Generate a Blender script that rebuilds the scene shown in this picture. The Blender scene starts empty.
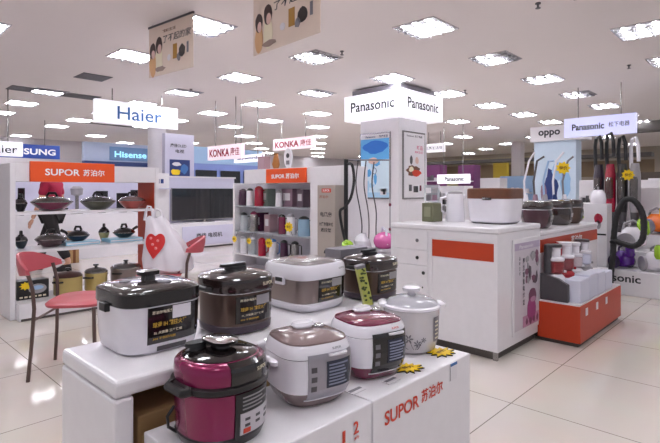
import bpy, bmesh, math, random
from mathutils import Vector, Matrix
R = random.Random(7)
PI = math.pi
# ------------------------------------------------------------------ camera, light, exposure
sc = bpy.context.scene
col = sc.collection
F, H, HZ = 490.0, 1.15, 190.0            # focal length in px, eye height, horizon row
ANG = math.radians(43.67); CA, SA = math.cos(ANG), math.sin(ANG)
cd = bpy.data.cameras.new('camera'); cam = bpy.data.objects.new('camera', cd); col.objects.link(cam)
cam.location = (0, 0, H); cam.rotation_euler = (PI/2, 0, ANG - PI/2)
cd.sensor_width = 36; cd.lens = 36*F/660; cd.shift_y = (HZ-221.5)/660; cd.clip_start = .05; cd.clip_end = 200
sc.camera = cam
w = bpy.data.worlds.new('world'); sc.world = w; w.use_nodes = True
w.node_tree.nodes['Background'].inputs[0].default_value = (.9, .9, 1, 1)
w.node_tree.nodes['Background'].inputs[1].default_value = .42  # added ambient fill, entering where the walls behind the camera are left out
LAMP = 88.0
sc.view_settings.view_transform = 'Standard'; sc.view_settings.look = 'None'
sc.view_settings.gamma = 1; sc.view_settings.use_curve_mapping = False
sc.view_settings.exposure = .32
CEIL = 3.2

# ------------------------------------------------------------------ pixel -> place
def W(a, d, z=0): return Vector((SA*a + CA*d, -CA*a + SA*d, z))
def at(x, y, z):
    d = F*(H-z)/(y-HZ); return W((x-330)/F*d, d, z)
def atd(x, y, d): return W((x-330)/F*d, d, H+(HZ-y)/F*d)
def hit_u(x, y, u):
    k = (x-330)/F; return atd(x, y, u/(SA*k+CA))
def hit_v(x, y, v):
    k = (x-330)/F; return atd(x, y, v/(SA-CA*k))

# ------------------------------------------------------------------ materials
def lin(c): return c/12.92 if c <= .04045 else ((c+.055)/1.055)**2.4
def hx(s): return tuple(lin(int(s[i:i+2], 16)/255) for i in (0, 2, 4))
_m = {}
def mat(name, c, rough=.5, metal=0, emit=0, alpha=1, trans=0, coat=0, var=.04, scale=18, bump=0, spec=None):
    if name in _m: return _m[name]
    m = bpy.data.materials.new(name); m.use_nodes = True; _m[name] = m
    nt = m.node_tree; b = nt.nodes['Principled BSDF']
    c = hx(c) if isinstance(c, str) else c
    b.inputs['Base Color'].default_value = (*c, 1)
    b.inputs['Roughness'].default_value = rough; b.inputs['Metallic'].default_value = metal
    b.inputs['Alpha'].default_value = alpha; b.inputs['Transmission Weight'].default_value = trans
    b.inputs['Coat Weight'].default_value = coat; b.inputs['Coat Roughness'].default_value = .06
    if spec is not None: b.inputs['Specular IOR Level'].default_value = spec
    if emit:
        b.inputs['Emission Color'].default_value = (*c, 1); b.inputs['Emission Strength'].default_value = emit
    elif var:
        tc = nt.nodes.new('ShaderNodeTexCoord'); n = nt.nodes.new('ShaderNodeTexNoise'); n.inputs['Scale'].default_value = scale
        mx = nt.nodes.new('ShaderNodeMix'); mx.data_type = 'RGBA'
        mx.inputs[6].default_value = (*[max(0, x*(1-var)) for x in c], 1); mx.inputs[7].default_value = (*[min(1, x*(1+var)) for x in c], 1)
        nt.links.new(tc.outputs['Object'], n.inputs['Vector']); nt.links.new(n.outputs['Fac'], mx.inputs[0])
        nt.links.new(mx.outputs[2], b.inputs['Base Color'])
        if bump:
            bp = nt.nodes.new('ShaderNodeBump'); bp.inputs['Strength'].default_value = bump; bp.inputs['Distance'].default_value = .01
            nt.links.new(n.outputs['Fac'], bp.inputs['Height']); nt.links.new(bp.outputs[0], b.inputs['Normal'])
    return m
WHITE = mat('white_lacquer', 'e6e2e6', .3, coat=.3)
WHITE2 = mat('white_board', 'dedade', .5)
PLASTW = mat('white_plastic', 'e9e5ec', .22, coat=.4)
PLASTG = mat('grey_plastic', '9a969a', .35)
BLACK = mat('black_plastic', '161416', .3)
BLACKG = mat('black_gloss', '1a1515', .12, coat=.5)
DARKBR = mat('dark_brown_gloss', '2c1f1e', .15, coat=.6)
BRONZE = mat('bronze_metal', '5a4a42', .28, metal=.75)
CHROME = mat('chrome', 'd8d8dc', .12, metal=1)
STEEL = mat('steel', '9d9a98', .25, metal=.9)
GREYD = mat('dark_grey_plastic', '4a464a', .4)
GREYM = mat('mid_grey', '77737a', .45)
ORANGE = mat('orange_red_board', 'ea5418', .4)
REDO = mat('red_orange_lacquer', 'b83810', .45)
GOLD = mat('gold_ink', 'c9a23c', .4)
CREAM = mat('cream_ink', 'e6dcc0', .5)
YELLOW = mat('yellow_card', 'efc90e', .55)
BROWNI = mat('brown_ink', '6b3a10', .6)
REDINK = mat('red_ink', 'cf3d22', .5)
BLUEINK = mat('blue_ink', '3a6ca8', .5)
DKINK = mat('dark_ink', '26242c', .5)
MAGENTA = mat('magenta_metal', '82104a', .22, metal=.45, coat=.5)
MAROON = mat('maroon_gloss', '6d1c3c', .16, coat=.6)
TAUPE = mat('taupe_gloss', '7c6868', .2, coat=.5)
TAUPEM = mat('taupe_metal', '8a7c78', .3, metal=.5)
SILVER = mat('silver_panel', 'a09ca4', .3, metal=.5)
LCD = mat('dark_display', '2c3040', .15)
LCDL = mat('display_marks', '7e849c', .4)
REDP = mat('red_plastic', 'a8252f', .25, coat=.3)
CRIM = mat('crimson_plastic', '9c1030', .25, coat=.3)
PURPLE = mat('dark_purple_gloss', '45213c', .22, coat=.4)
MAUVE = mat('mauve_card', '8d6f80', .5)
GLASS = mat('clear_glass', 'e6eef2', .05, alpha=.35, coat=.5, var=0)
SMOKE = mat('smoky_glass', '4e4844', .06, alpha=.72, coat=.6, var=0)
BLUEG = mat('blue_glass', '9cc4e0', .08, alpha=.6, coat=.5, var=0)
REDG = mat('red_clear_plastic', 'a03038', .08, alpha=.7, coat=.4, var=0)
FROST = mat('frosted_acrylic', 'e4e4f4', .4, alpha=.8, var=0)
WOOD = mat('brown_wood', '6a3f2a', .4, var=.25, scale=30)
CARD = mat('brown_cardboard', 'a58258', .8, var=.08)
LIME = mat('lime_plastic', '94c020', .25, coat=.3)
ORNG = mat('orange_plastic', 'e06a10', .25, coat=.3)
YELP = mat('yellow_plastic', 'e8c818', .25, coat=.3)
VIOLET = mat('violet_plastic', '4c1280', .2, coat=.4)
PINK = mat('pink_plastic', 'd060a0', .15, coat=.5)
RUBBER = mat('black_rubber', '1c1a1c', .6)
CHAIRR = mat('red_chair_shell', 'b8505a', .4)
CHAIRM = mat('dark_chair_tube', '66544f', .35, metal=.7)
GOLDPOT = mat('gold_pot', 'b8a468', .3, metal=.4)
OLIVE = mat('olive_card', '6a6a50', .6)
BLUE = mat('blue_board', '123c96', .4)
NAVY = mat('navy_board', '20346e', .4)
LBLUE = mat('light_blue_board', '9ab8da', .5)
LAV = mat('lavender_board', 'c9c6da', .5)
SCREEN = mat('tv_screen', '17171a', .12, coat=.4)
TILEDK = mat('black_toe_kick', '4a4440', .6)
def emat(name, c, s): return mat(name, c, .5, emit=s)
SIGNW = emat('lit_sign_white', 'f6f4fc', .5)
SIGNB = emat('lit_sign_lavender', 'c8caec', .45)
SIGNK = emat('lit_sign_pink', 'ead8e0', .4)
CYAN = emat('lit_cyan_letters', '9fe0ee', .8)
LIT = emat('lamp_tube_white', 'f6f9ff', LAMP)
DIM = mat('unlit_diffuser', '6a6668', .3, metal=.4)
LOUV = mat('louvre_metal', 'c8c6ca', .25, metal=.8)

# ------------------------------------------------------------------ mesh builder
class MB:
    def __init__(s): s.v, s.f, s.mi, s.ms, s.sm, s.M = [], [], [], [], [], Matrix()
    def _i(s, m):
        if m not in s.ms: s.ms.append(m)
        return s.ms.index(m)
    def add(s, vs, fs, m, smooth=False):
        b = len(s.v); s.v += [s.M @ Vector(p) for p in vs]; k = s._i(m)
        for f in fs: s.f.append([b+i for i in f]); s.mi.append(k); s.sm.append(smooth)
        return s
    def box(s, x0, x1, y0, y1, z0, z1, m, bev=0, seg=2):
        if bev:
            bm = bmesh.new(); bmesh.ops.create_cube(bm, size=1)
            for v in bm.verts: v.co = ((x0+x1)/2+v.co.x*(x1-x0), (y0+y1)/2+v.co.y*(y1-y0), (z0+z1)/2+v.co.z*(z1-z0))
            bmesh.ops.bevel(bm, geom=bm.edges[:], offset=bev, segments=seg, affect='EDGES', profile=.5)
            bm.verts.index_update()
            s.add([v.co.copy() for v in bm.verts], [[v.index for v in f.verts] for f in bm.faces], m, False); bm.free(); return s
        vs = [(x, y, z) for z in (z0, z1) for y in (y0, y1) for x in (x0, x1)]
        return s.add(vs, [(0,2,3,1),(4,5,7,6),(0,1,5,4),(2,6,7,3),(0,4,6,2),(1,3,7,5)], m)
    def ctr(s, cx, cy, z0, wx, wy, h, m, bev=0): return s.box(cx-wx/2, cx+wx/2, cy-wy/2, cy+wy/2, z0, z0+h, m, bev)
    def loft(s, rings, ms, n=40, smooth=True, cap=True):
        # ring: (z, hx, hy, e, ox, oy);  ms: one material or one per interval
        vs, fs = [], []
        for r in rings:
            z, a, b = r[0], r[1], r[2]; e = r[3] if len(r) > 3 else 2; ox = r[4] if len(r) > 4 else 0; oy = r[5] if len(r) > 5 else 0
            for i in range(n):
                t = 2*PI*(i+.5)/n; c, q = math.cos(t), math.sin(t)
                g = (abs(c)**e+abs(q)**e)**(-1/e)
                vs.append((ox+a*c*g, oy+b*q*g, z))
        L = len(rings)
        if not isinstance(ms, (list, tuple)): ms = [ms]*(L-1)
        base = len(s.v); s.v += [s.M @ Vector(p) for p in vs]
        for k in range(L-1):
            mk = s._i(ms[k])
            for i in range(n):
                j = (i+1) % n
                s.f.append([base+k*n+i, base+k*n+j, base+(k+1)*n+j, base+(k+1)*n+i]); s.mi.append(mk); s.sm.append(smooth)
        if cap:
            s.f.append([base+i for i in range(n)][::-1]); s.mi.append(s._i(ms[0])); s.sm.append(False)
            s.f.append([base+(L-1)*n+i for i in range(n)]); s.mi.append(s._i(ms[-1])); s.sm.append(False)
        return s
    def lathe(s, prof, ms, n=28, cx=0, cy=0, cap=True): return s.loft([(z, r, r, 2, cx, cy) for r, z in prof], ms, n, True, cap)
    def tube(s, pts, r, m, n=8, closed=False):
        pts = [Vector(p) for p in pts]; L = len(pts); vs, fs = [], []
        rs = r if isinstance(r, (list, tuple)) else [r]*L
        N = None
        for i, p in enumerate(pts):
            if closed: t = pts[(i+1) % L]-pts[i-1]
            else: t = pts[min(i+1, L-1)]-pts[max(i-1, 0)]
            t.normalize()
            if N is None: N = t.orthogonal().normalized()
            else:
                N = N-t*N.dot(t); N = N.normalized() if N.length > 1e-6 else t.orthogonal().normalized()
            B = t.cross(N)
            for k in range(n):
                a = 2*PI*k/n; vs.append(p+(N*math.cos(a)+B*math.sin(a))*rs[i])
        for i in range(L if closed else L-1):
            for k in range(n):
                j, q = (i+1) % L, (k+1) % n; fs.append((i*n+k, i*n+q, j*n+q, j*n+k))
        if not closed: fs += [tuple(range(n))[::-1], tuple((L-1)*n+k for k in range(n))]
        return s.add(vs, fs, m, True)
    def prism(s, poly, o, x, y, t, m):       # polygon in the frame (o, x, y), thickness t along x cross y
        o, x, y = Vector(o), Vector(x), Vector(y); nrm = x.cross(y).normalized(); n = len(poly)
        lo = [o+x*p[0]+y*p[1] for p in poly]; hi = [p+nrm*t for p in lo]
        return s.add(lo+hi, [tuple(range(n))[::-1], tuple(range(n, 2*n))]+[(i, (i+1) % n, n+(i+1) % n, n+i) for i in range(n)], m)
    def ball(s, c, rx, ry, rz, m, n=20, k=10):
        r = []
        for i in range(k+1):
            a = -PI/2+PI*i/k; q = max(math.cos(a), .02); r.append((c[2]+rz*math.sin(a), rx*q, ry*q, 2, c[0], c[1]))
        return s.loft(r, m, n)
    def build(s, name, parent=None, label=None, cat=None, group=None, kind=None, loc=None, rotz=0):
        me = bpy.data.meshes.new(name); me.from_pydata([tuple(p) for p in s.v], [], s.f)
        for m in s.ms: me.materials.append(m)
        me.polygons.foreach_set('material_index', s.mi); me.polygons.foreach_set('use_smooth', s.sm)
        bm = bmesh.new(); bm.from_mesh(me); bmesh.ops.recalc_face_normals(bm, faces=bm.faces) if not getattr(s, 'flat', False) else None; bm.to_mesh(me); bm.free(); me.update()
        if any(s.sm): me.set_sharp_from_angle(angle=math.radians(38))
        o = bpy.data.objects.new(name, me); col.objects.link(o)
        if parent: o.parent = parent
        if loc is not None: o.location = loc; o.rotation_euler.z = rotz
        tag(o, label, cat, group, kind); return o
def tag(o, label=None, cat=None, group=None, kind=None):
    for k, v in (('label', label), ('category', cat), ('group', group), ('kind', kind)):
        if v: o[k] = v
    return o
def thing(name, label, cat, loc=(0,0,0), rotz=0, group=None):
    o = bpy.data.objects.new(name, None); col.objects.link(o); o.location = loc; o.rotation_euler.z = rotz; o.empty_display_size = .1
    return tag(o, label, cat, group)
def copy_tree(o, parent=None, label=None):
    c = o.copy(); col.objects.link(c)
    if parent: c.parent = parent
    if label: c['label'] = label
    for ch in list(o.children): copy_tree(ch, c)
    return c
def struct(name, mb): return mb.build(name, kind='structure')

# ------------------------------------------------------------------ lettering
_t = {}
def glyphs(s, bold=.0):
    if (s, bold) in _t: return _t[(s, bold)]
    c = bpy.data.curves.new('t', 'FONT'); c.body = s; c.fill_mode = 'FRONT'; c.resolution_u = 3; c.offset = bold
    o = bpy.data.objects.new('t', c); col.objects.link(o); bpy.context.view_layer.update()
    e = o.evaluated_get(bpy.context.evaluated_depsgraph_get()); m = e.to_mesh()
    vs = [(v.co.x, v.co.y) for v in m.vertices]; fs = [tuple(p.vertices) for p in m.polygons]
    e.to_mesh_clear(); bpy.data.objects.remove(o); bpy.data.curves.remove(c)
    x0, x1 = min(p[0] for p in vs), max(p[0] for p in vs); y0, y1 = min(p[1] for p in vs), max(p[1] for p in vs)
    vs = [((p[0]-(x0+x1)/2)/(x1-x0), (p[1]-(y0+y1)/2)/(y1-y0)) for p in vs]
    _t[(s, bold)] = (vs, fs, (x1-x0)/(y1-y0)); return _t[(s, bold)]
def write(mb, s, c, x, y, wd, ht, m, bold=.02, fn=None):
    """flat letters centred on c, width wd along x, height ht along y; fn(px,py) may bend them on a surface"""
    vs, fs, _ = glyphs(s, bold); c, x, y = Vector(c), Vector(x), Vector(y)
    if fn: mb.add([fn(p[0]*wd, p[1]*ht) for p in vs], fs, m)
    else: mb.add([c+x*(p[0]*wd)+y*(p[1]*ht) for p in vs], fs, m)
    return mb
Z = Vector((0, 0, 1)); XU = Vector((1, 0, 0)); YV = Vector((0, 1, 0))

# ------------------------------------------------------------------ the room
U0, U1, V0, V1 = -5, 27, -5, 22
fm = bpy.data.materials.new('polished_floor_tiles'); fm.use_nodes = True
nt = fm.node_tree; b = nt.nodes['Principled BSDF']
tc = nt.nodes.new('ShaderNodeTexCoord'); mp = nt.nodes.new('ShaderNodeMapping'); br = nt.nodes.new('ShaderNodeTexBrick')
mp.inputs['Location'].default_value = (-2.587+.8*10, -1.119+.8*10, 0)
br.offset = 0; br.inputs['Scale'].default_value = 1; br.inputs['Brick Width'].default_value = .8; br.inputs['Row Height'].default_value = .8
br.inputs['Mortar Size'].default_value = .003; br.inputs['Mortar Smooth'].default_value = .2
br.inputs['Color1'].default_value = (*hx('d8cec6'), 1); br.inputs['Color2'].default_value = (*hx('d4cac1'), 1); br.inputs['Mortar'].default_value = (*hx('7d736b'), 1)
nz = nt.nodes.new('ShaderNodeTexNoise'); nz.inputs['Scale'].default_value = 3
mx = nt.nodes.new('ShaderNodeMix'); mx.data_type = 'RGBA'; mx.blend_type = 'MULTIPLY'; mx.inputs[0].default_value = .12
nt.links.new(tc.outputs['Object'], mp.inputs[0]); nt.links.new(mp.outputs[0], br.inputs['Vector']); nt.links.new(tc.outputs['Object'], nz.inputs['Vector'])
nt.links.new(br.outputs['Color'], mx.inputs[6]); nt.links.new(nz.outputs['Color'], mx.inputs[7]); nt.links.new(mx.outputs[2], b.inputs['Base Color'])
b.inputs['Roughness'].default_value = .09; b.inputs['Specular IOR Level'].default_value = .55
struct('floor', MB().box(U0, U1, V0, V1, -.1, 0, fm))
CEILM = mat('painted_ceiling', 'ece4e2', .8, var=.02, scale=1)
struct('ceiling', MB().box(U0, U1, V0, V1, CEIL, CEIL+.1, CEILM))
WALLM = mat('pale_wall', 'cfc8cc', .7)
struct('wall_back', MB().box(U0, U1, V1, V1+.1, 0, CEIL, WALLM))
struct('wall_right', MB().box(U1, U1+.1, V0, V1, 0, CEIL, mat('far_wall', 'a79c90', .7)))

# recessed ceiling lights on a square lattice
def light_parts(root, dim):
    f = MB(); h = .30
    for (x0, x1, y0, y1) in ((-h, h, h-.02, h), (-h, h, -h, -h+.02), (-h, -h+.02, -h+.02, h-.02), (h-.02, h, -h+.02, h-.02)): f.box(x0, x1, y0, y1, -.014, 0, LOUV)
    f.box(-h+.02, h-.02, -h+.02, h-.02, -.002, 0, mat('light_tray', '8c888c', .4, metal=.3))
    f.build('light_frame', root)
    for k in (-1, 0, 1):
        if dim and k == -1: MB().box(-h+.035, h-.035, -.17-.015, -.17+.015, -.012, -.0025, DIM).build('unlit_tube', root)
        else: MB().box(-h+.035, h-.035, k*.17-.015, k*.17+.015, -.012, -.0025, LIT).build('lamp_tube', root)
    l = MB()
    for i in (-1.5, -.5, .5, 1.5): l.box(i*.135-.006, i*.135+.006, -h+.022, h-.022, -.05, -.0125, LOUV)
    for i in (-.5, .5): l.box(-h+.022, h-.022, i*.17-.006, i*.17+.006, -.054, -.0505, LOUV)
    l.build('louvre', root)
OR = 'first second third fourth fifth sixth seventh eighth ninth tenth eleventh twelfth thirteenth fourteenth fifteenth sixteenth'.split()
proto = {}
cells = []
for j in range(-4, 9):
    for i in range(-4, 12):
        u, v = 5.31+1.97*i, 5.37+1.97*j
        if u < -1 or v < -1.5 or u > U1-.5 or v > V1-.5: continue
        a, d = SA*u-CA*v, CA*u+SA*v
        vis = d > .5 and abs(a/d) < .74
        if not vis and math.hypot(u, v) > 5: continue
        if d > 30 or (d > 17 and (i+j) % 2): continue
        if 7.3 < u < 9 and 5.2 < v < 6.8: continue
        cells.append((i, j, u, v, d, vis))
rows = sorted({c[1] for c in cells})
DIMS = {(1, -1), (2, -2), (0, 0), (-1, 3), (3, -1), (1, 1), (0, 2)}
VENT = {(-1, 2)}
for (i, j, u, v, d, vis) in cells:
    if (i, j) in VENT: continue
    dim = (i, j) in DIMS
    n = [c[0] for c in cells if c[1] == j and (c[0], j) not in VENT and 2 < c[4] <= 13].index(i) if 2 < d <= 13 else -1
    r = rows.index(j)
    if d > 13: lab = 'small far-off lit ceiling panel in the crowded distant rows'
    elif n < 0: lab = 'lit square ceiling panel right above the aisle before the cooker table'
    else: lab = f'louvred ceiling light{", half dark" if dim else ""}, {OR[n]} along the {OR[r]} diagonal row from the right'
    if dim not in proto:
        t = thing('ceiling_light', lab, 'ceiling light', (u, v, CEIL), 0, 'recessed ceiling lights'); light_parts(t, dim); proto[dim] = t
    else:
        t = copy_tree(proto[dim], None, lab); t.location = (u, v, CEIL)

# vents, sprinklers
def vent(name, p, wx, wy, lab, n=6):
    t = thing(name, lab, 'air vent', (p.x, p.y, CEIL), 0, 'dark ceiling vents')
    MB().ctr(0, 0, -.01, wx, wy, .01, GREYD).build('vent_tray', t)
    m = MB()
    for k in range(n): m.ctr(0, -wy/2+wy*(k+.5)/n, -.016, wx*.96, .012, .005, GREYM)
    m.build('vent_slats', t)
p = at(93, 77, CEIL); vent('ceiling_vent', p, .5, .5, 'square dark grey ceiling vent above the left hanging blue-lettered sign', 5)
p = (at(12, 88, CEIL)+at(95, 97.5, CEIL))/2; vent('linear_vent', p, 1.7, .5, 'long narrow dark slot vent running left of the blue-lettered sign', 2)
p = (at(84, 122, CEIL)+at(134, 127.5, CEIL))/2; vent('linear_vent', p, 1.6, .2, 'shorter dark slot vent seen just under the blue-lettered sign', 2)
for (x, y, lab) in ((538, 3, 'ceiling sprinkler head near the top edge of the picture'), (629, 65, 'ceiling sprinkler head near the lights at the right edge'), (342, 51, 'ceiling sprinkler head beside a half-dark light above the white column'),
                    (465, 90, 'ceiling sprinkler head just right of the column sign'), (191, 89, 'ceiling sprinkler head right of the blue-lettered sign')):
    p = at(x, y, CEIL); m = MB(); m.lathe([(.03, 0), (.03, -.012), (.012, -.014), (.012, -.05), (.028, -.055), (.028, -.06)], GREYD, 12)
    m.build('sprinkler', None, lab, 'sprinkler', 'ceiling sprinklers', loc=p)

# ------------------------------------------------------------------ the white column with its lit sign and posters
CU0, CU1, CV0, CV1 = 7.678, 8.638, 5.504, 6.464
struct('wall_column', MB().box(CU0, CU1, CV0, CV1, 0, CEIL, WHITE2))
cs = thing('column_sign', 'big white lit sign box wrapped around the column top with black lettering', 'sign', (8.158, 5.984, 2.54))
MB().box(-.715, .715, -.715, .715, 0, .5, SIGNW, .006).build('sign_box', cs)
MB().box(-.6, .6, -.6, .6, .5, .62, GREYM).build('gap_shade', cs)  # grey block stands in for the shade in the gap below the ceiling
m = MB(); m.flat = True; write(m, 'Panasonic', (-.718, 0, .26), -YV, Z, 1.08, .2, DKINK, .015); m.build('lettering', cs)
m = MB(); m.flat = True; write(m, 'Panasonic', (0, -.718, .26), XU, Z, 1.08, .2, DKINK, .015); m.build('lettering', cs)
def poster_u(lab, x0, x1, y0, y1, u0, art):
    a, b_ = hit_u(x0, (y0+y1)/2, u0), hit_u(x1, (y0+y1)/2, u0); c = hit_u((x0+x1)/2, y0, u0).z; e = hit_u((x0+x1)/2, y1, u0).z
    wd, ht = abs(a.y-b_.y), c-e; t = thing('wall_poster', lab, 'poster', (u0, (a.y+b_.y)/2, e), -PI/2)
    # local: x along -v, y along +u, z up ; face at y<0
    m = MB(); m.box(-wd/2, wd/2, -.03, -.001, 0, ht, STEEL); m.build('poster_frame', t)
    m = MB(); art(m, wd-.05, ht-.06, .03); m.build('poster_print', t); return t
def rect(m, x0, x1, z0, z1, y, mt): m.box(x0, x1, y-.002, y, z0, z1, mt)
def blob(m, cx, cz, rx, rz, y, mt, n=14, j=0):
    rr = random.Random(int(cx*9999+cz*777)); P_ = [((1+j*rr.uniform(-1, 1))*rx*math.cos(2*PI*k/n), (1+j*rr.uniform(-1, 1))*rz*math.sin(2*PI*k/n)) for k in range(n)]
    m.prism(P_, (cx, y, cz), XU, Z, .002, mt)
def art_blue(m, wd, ht, z0):
    y = -.03; L1 = mat('poster_pale_blue', 'a8cfe8', .4); L2 = mat('poster_sky', 'd2e6f2', .4); B1 = mat('poster_blue', '1c6cc4', .4); B2 = mat('poster_mid_blue', '5aa6dc', .4)
    rect(m, -wd/2, wd/2, z0, z0+ht, y, L2); y -= .002
    rect(m, -wd/2, wd/2, z0+ht*.93, z0+ht, y, WHITE2)
    rect(m, -wd/2, wd/2, z0+ht*.6, z0+ht*.93, y, B2); rect(m, -wd/2, wd/2, z0, z0+ht*.08, y, L1)
    y -= .0022
    blob(m, .02, z0+ht*.8, wd*.42, ht*.1, y, B1, 16, .15)
    for k in range(9): blob(m, R.uniform(-.34, .34)*wd, z0+ht*R.uniform(.12, .58), wd*R.uniform(.05, .14), ht*R.uniform(.03, .12), y-.0004*k, (L1, B2, L2)[k % 3], 12, .25)
    blob(m, -.03, z0+ht*.58, wd*.2, ht*.05, y-.006, mat('skin_print', 'd8b4a8', .5), 12, .2)
    m.tube([(.05*math.cos(t_*PI/8), y-.006, z0+ht*.42+.06*math.sin(t_*PI/8)) for t_ in range(16)], .006, NAVY, 5, True)
    write(m, 'Panasonic', (-.1, y-.003, z0+ht*.963), XU, Z, wd*.35, ht*.03, NAVY); write(m, '洗净生活', (.22, y-.003, z0+ht*.963), XU, Z, wd*.3, ht*.035, NAVY)
    rect(m, wd*.2, wd*.42, z0+ht*.04, z0+ht*.14, y-.002, WHITE2); rect(m, wd*.3, wd*.38, z0+ht*.05, z0+ht*.12, y-.0042, DKINK)
poster_u('lit blue and white laundry poster on the left face of the white column', 361, 391, 133, 199, CU0, art_blue)
def poster_v(lab, x0, x1, y0, y1, v0, art):
    a, b_ = hit_v(x0, (y0+y1)/2, v0), hit_v(x1, (y0+y1)/2, v0); c = hit_v((x0+x1)/2, y0, v0).z; e = hit_v((x0+x1)/2, y1, v0).z
    wd, ht = abs(a.x-b_.x), c-e; t = thing('wall_poster', lab, 'poster', ((a.x+b_.x)/2, v0, e), 0)
    m = MB(); m.box(-wd/2, wd/2, -.03, -.001, 0, ht, STEEL); m.build('poster_frame', t)
    m = MB(); art(m, wd-.05, ht-.06, .03); m.build('poster_print', t); return t
def art_white(m, wd, ht, z0):
    y = -.03; rect(m, -wd/2, wd/2, z0, z0+ht, y, WHITE2); y -= .002
    write(m, 'Panasonic 松下电器', (0, y-.001, z0+ht*.955), XU, Z, wd*.75, ht*.035, DKINK)
    write(m, '新品', (wd*.25, y-.001, z0+ht*.78), XU, Z, wd*.3, ht*.07, mat('pink_ink', 'd0708c', .5)); write(m, '美味生活', (wd*.2, y-.001, z0+ht*.71), XU, Z, wd*.4, ht*.04, mat('pink_ink', 'd0708c', .5))
    blob(m, -.12, z0+ht*.58, .05, .09, y, GREYD, 12, .1); blob(m, .08, z0+ht*.58, .06, .07, y, mat('skin_print', 'd8b4a8', .5), 12, .1)
    blob(m, -.05, z0+ht*.42, wd*.3, .1, y-.002, WOOD, 14, .3); blob(m, .06, z0+ht*.38, wd*.2, .07, y-.004, REDINK, 12, .3); blob(m, -.12, z0+ht*.44, wd*.12, .06, y-.004, CREAM, 10, .3)
    rect(m, -.04, .12, z0+ht*.08, z0+ht*.18, y, BLACKG); rect(m, -.2, -.1, z0+ht*.1, z0+ht*.2, y, GREYD); rect(m, .17, .24, z0+ht*.1, z0+ht*.19, y, MAROON)
poster_v('white framed poster with food and black appliances on the right face of the column', 402, 424, 132, 199, CV0, art_white)

# ------------------------------------------------------------------ hanging signs
def sign(name, lab, p0, p1, h, texts, face, t=.1, rods=True, extra=None, ground=False):
    """board from p0 (left, top) to p1 (right, top), h tall; texts: (string, x, z, w, h, material)"""
    p0, p1 = Vector(p0), Vector(p1); top = (p0.z+p1.z)/2; dx = Vector((p1.x-p0.x, p1.y-p0.y, 0)); wd = dx.length
    ang = math.atan2(dx.y, dx.x); mid = (p0+p1)/2
    th = thing(name, lab, 'sign', (mid.x, mid.y, top-h), ang)
    MB().box(-wd/2, wd/2, 0, t, 0, h, face, min(.006, t/3)).build('sign_panel', th)
    for (s, x, z, tw, hh, mt) in texts: m = MB(); m.flat = True; write(m, s, (x*wd, -.004, z*h), XU, Z, tw*wd, hh*h, mt, .01 if s == 'Haier' else .03 if s.isascii() else .008); m.build('lettering', th)
    if rods:
        for sx in (-.3, .3): MB().tube([(sx*wd, t/2, h-.01), (sx*wd, t/2, CEIL-top+h)], .012, STEEL, 6).build('hanging_rod', th)
    if extra: extra(th, wd, h)
    return th
sign('hanging_sign', 'white lit box sign with blue letters hanging by two rods above the left shelf rack', hit_v(95, 97.5, 9.96), hit_v(178, 109.5, 9.96), .46,
     [('Haier', .015, .5, .54, .58, BLUEINK)], SIGNW)
sign('hanging_sign', 'lavender lit sign with dark lettering hanging above the upright vacuum cleaners', hit_u(564, 118.5, 10.5), hit_u(636, 113, 10.5), .38,
     [('Panasonic', -.15, .5, .46, .34, DKINK), ('松下电器', .28, .52, .28, .25, DKINK)], SIGNB)
def bigbracket(th, wd, h): pass
sign('hanging_sign', 'white and pink sign with crimson letters above the red-orange shelf header', hit_u(273, 140, 9.5), hit_u(313, 135.5, 9.5), .33,
     [('KONKA', -.14, .48, .6, .56, CRIM), ('康佳', .33, .5, .26, .56, CRIM)], SIGNK)
sign('hanging_sign', 'smaller farther sign with crimson letters left of its bigger twin', hit_u(207.5, 147, 6.3), hit_u(241, 143, 6.3), .32,
     [('KONKA', -.13, .48, .6, .56, CRIM), ('康佳', .33, .5, .26, .56, CRIM)], SIGNK)
sign('hanging_sign', 'narrow white lit sign with navy letters beneath the far crimson-lettered sign', hit_u(234, 155.5, 6.9), hit_u(262, 154, 6.9), .17,
     [('Skyworth', 0, .5, .8, .5, NAVY)], SIGNW)
sign('hanging_sign', 'white sign with small dark characters just right of the column posters', hit_u(424, 143, 15), hit_u(444, 144.5, 15), .3,
     [('品质生活馆', 0, .5, .85, .4, DKINK)], SIGNW)
sign('shop_sign', 'royal blue sign board with white capital letters behind the left rack', hit_v(-20, 143, 16), hit_v(60, 144.5, 16), .4,
     [('SAMSUNG', .08, .48, .72, .45, mat('white_letters', 'f4f4f8', .5))], BLUE)
sign('hanging_sign', 'white lit sign cut by the left edge of the photo', hit_v(-55, 140, 11.5), hit_v(23, 140.5, 11.5), .29,
     [('Haier', .2, .48, .45, .55, DKINK)], SIGNW)
sign('hanging_sign', 'small far white sign with thin letters over the distant magenta display', hit_u(437, 174, 14), hit_u(469, 174.5, 14), .3,
     [('Panasonic', .05, .5, .6, .45, DKINK)], SIGNW)
# wall fascia with cyan letters and blue band (far left)
fa = hit_v(84, 146, 17.5); fb = hit_v(150, 146, 17.5)
f = thing('shop_fascia', 'pale fascia board with glowing cyan letters and blue band, behind the left rack', 'fascia', (fa.x, 17.5, 0))
L = fb.x-fa.x
MB().box(0, L, 0, .2, 0, 2.0, LAV).build('lower_panel', f); MB().box(0, L, -.05, .2, 2.0, 2.15, NAVY).build('blue_band', f)
MB().box(0, L, -.02, .2, 2.15, 2.8, mat('grey_blue_board', 'aeb8d2', .5)).build('upper_panel', f)
m = MB(); m.flat = True; write(m, 'Hisense', (L*.68, -.06, 2.42), XU, Z, L*.5, .22, CYAN); m.build('lettering', f, 'glowing cyan letters')
MB().box(L*.36, L, -.05, -.021, 2.2, 2.68, mat('steel_blue_board', '6a8cb8', .5)).build('letter_board', f)

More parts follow.
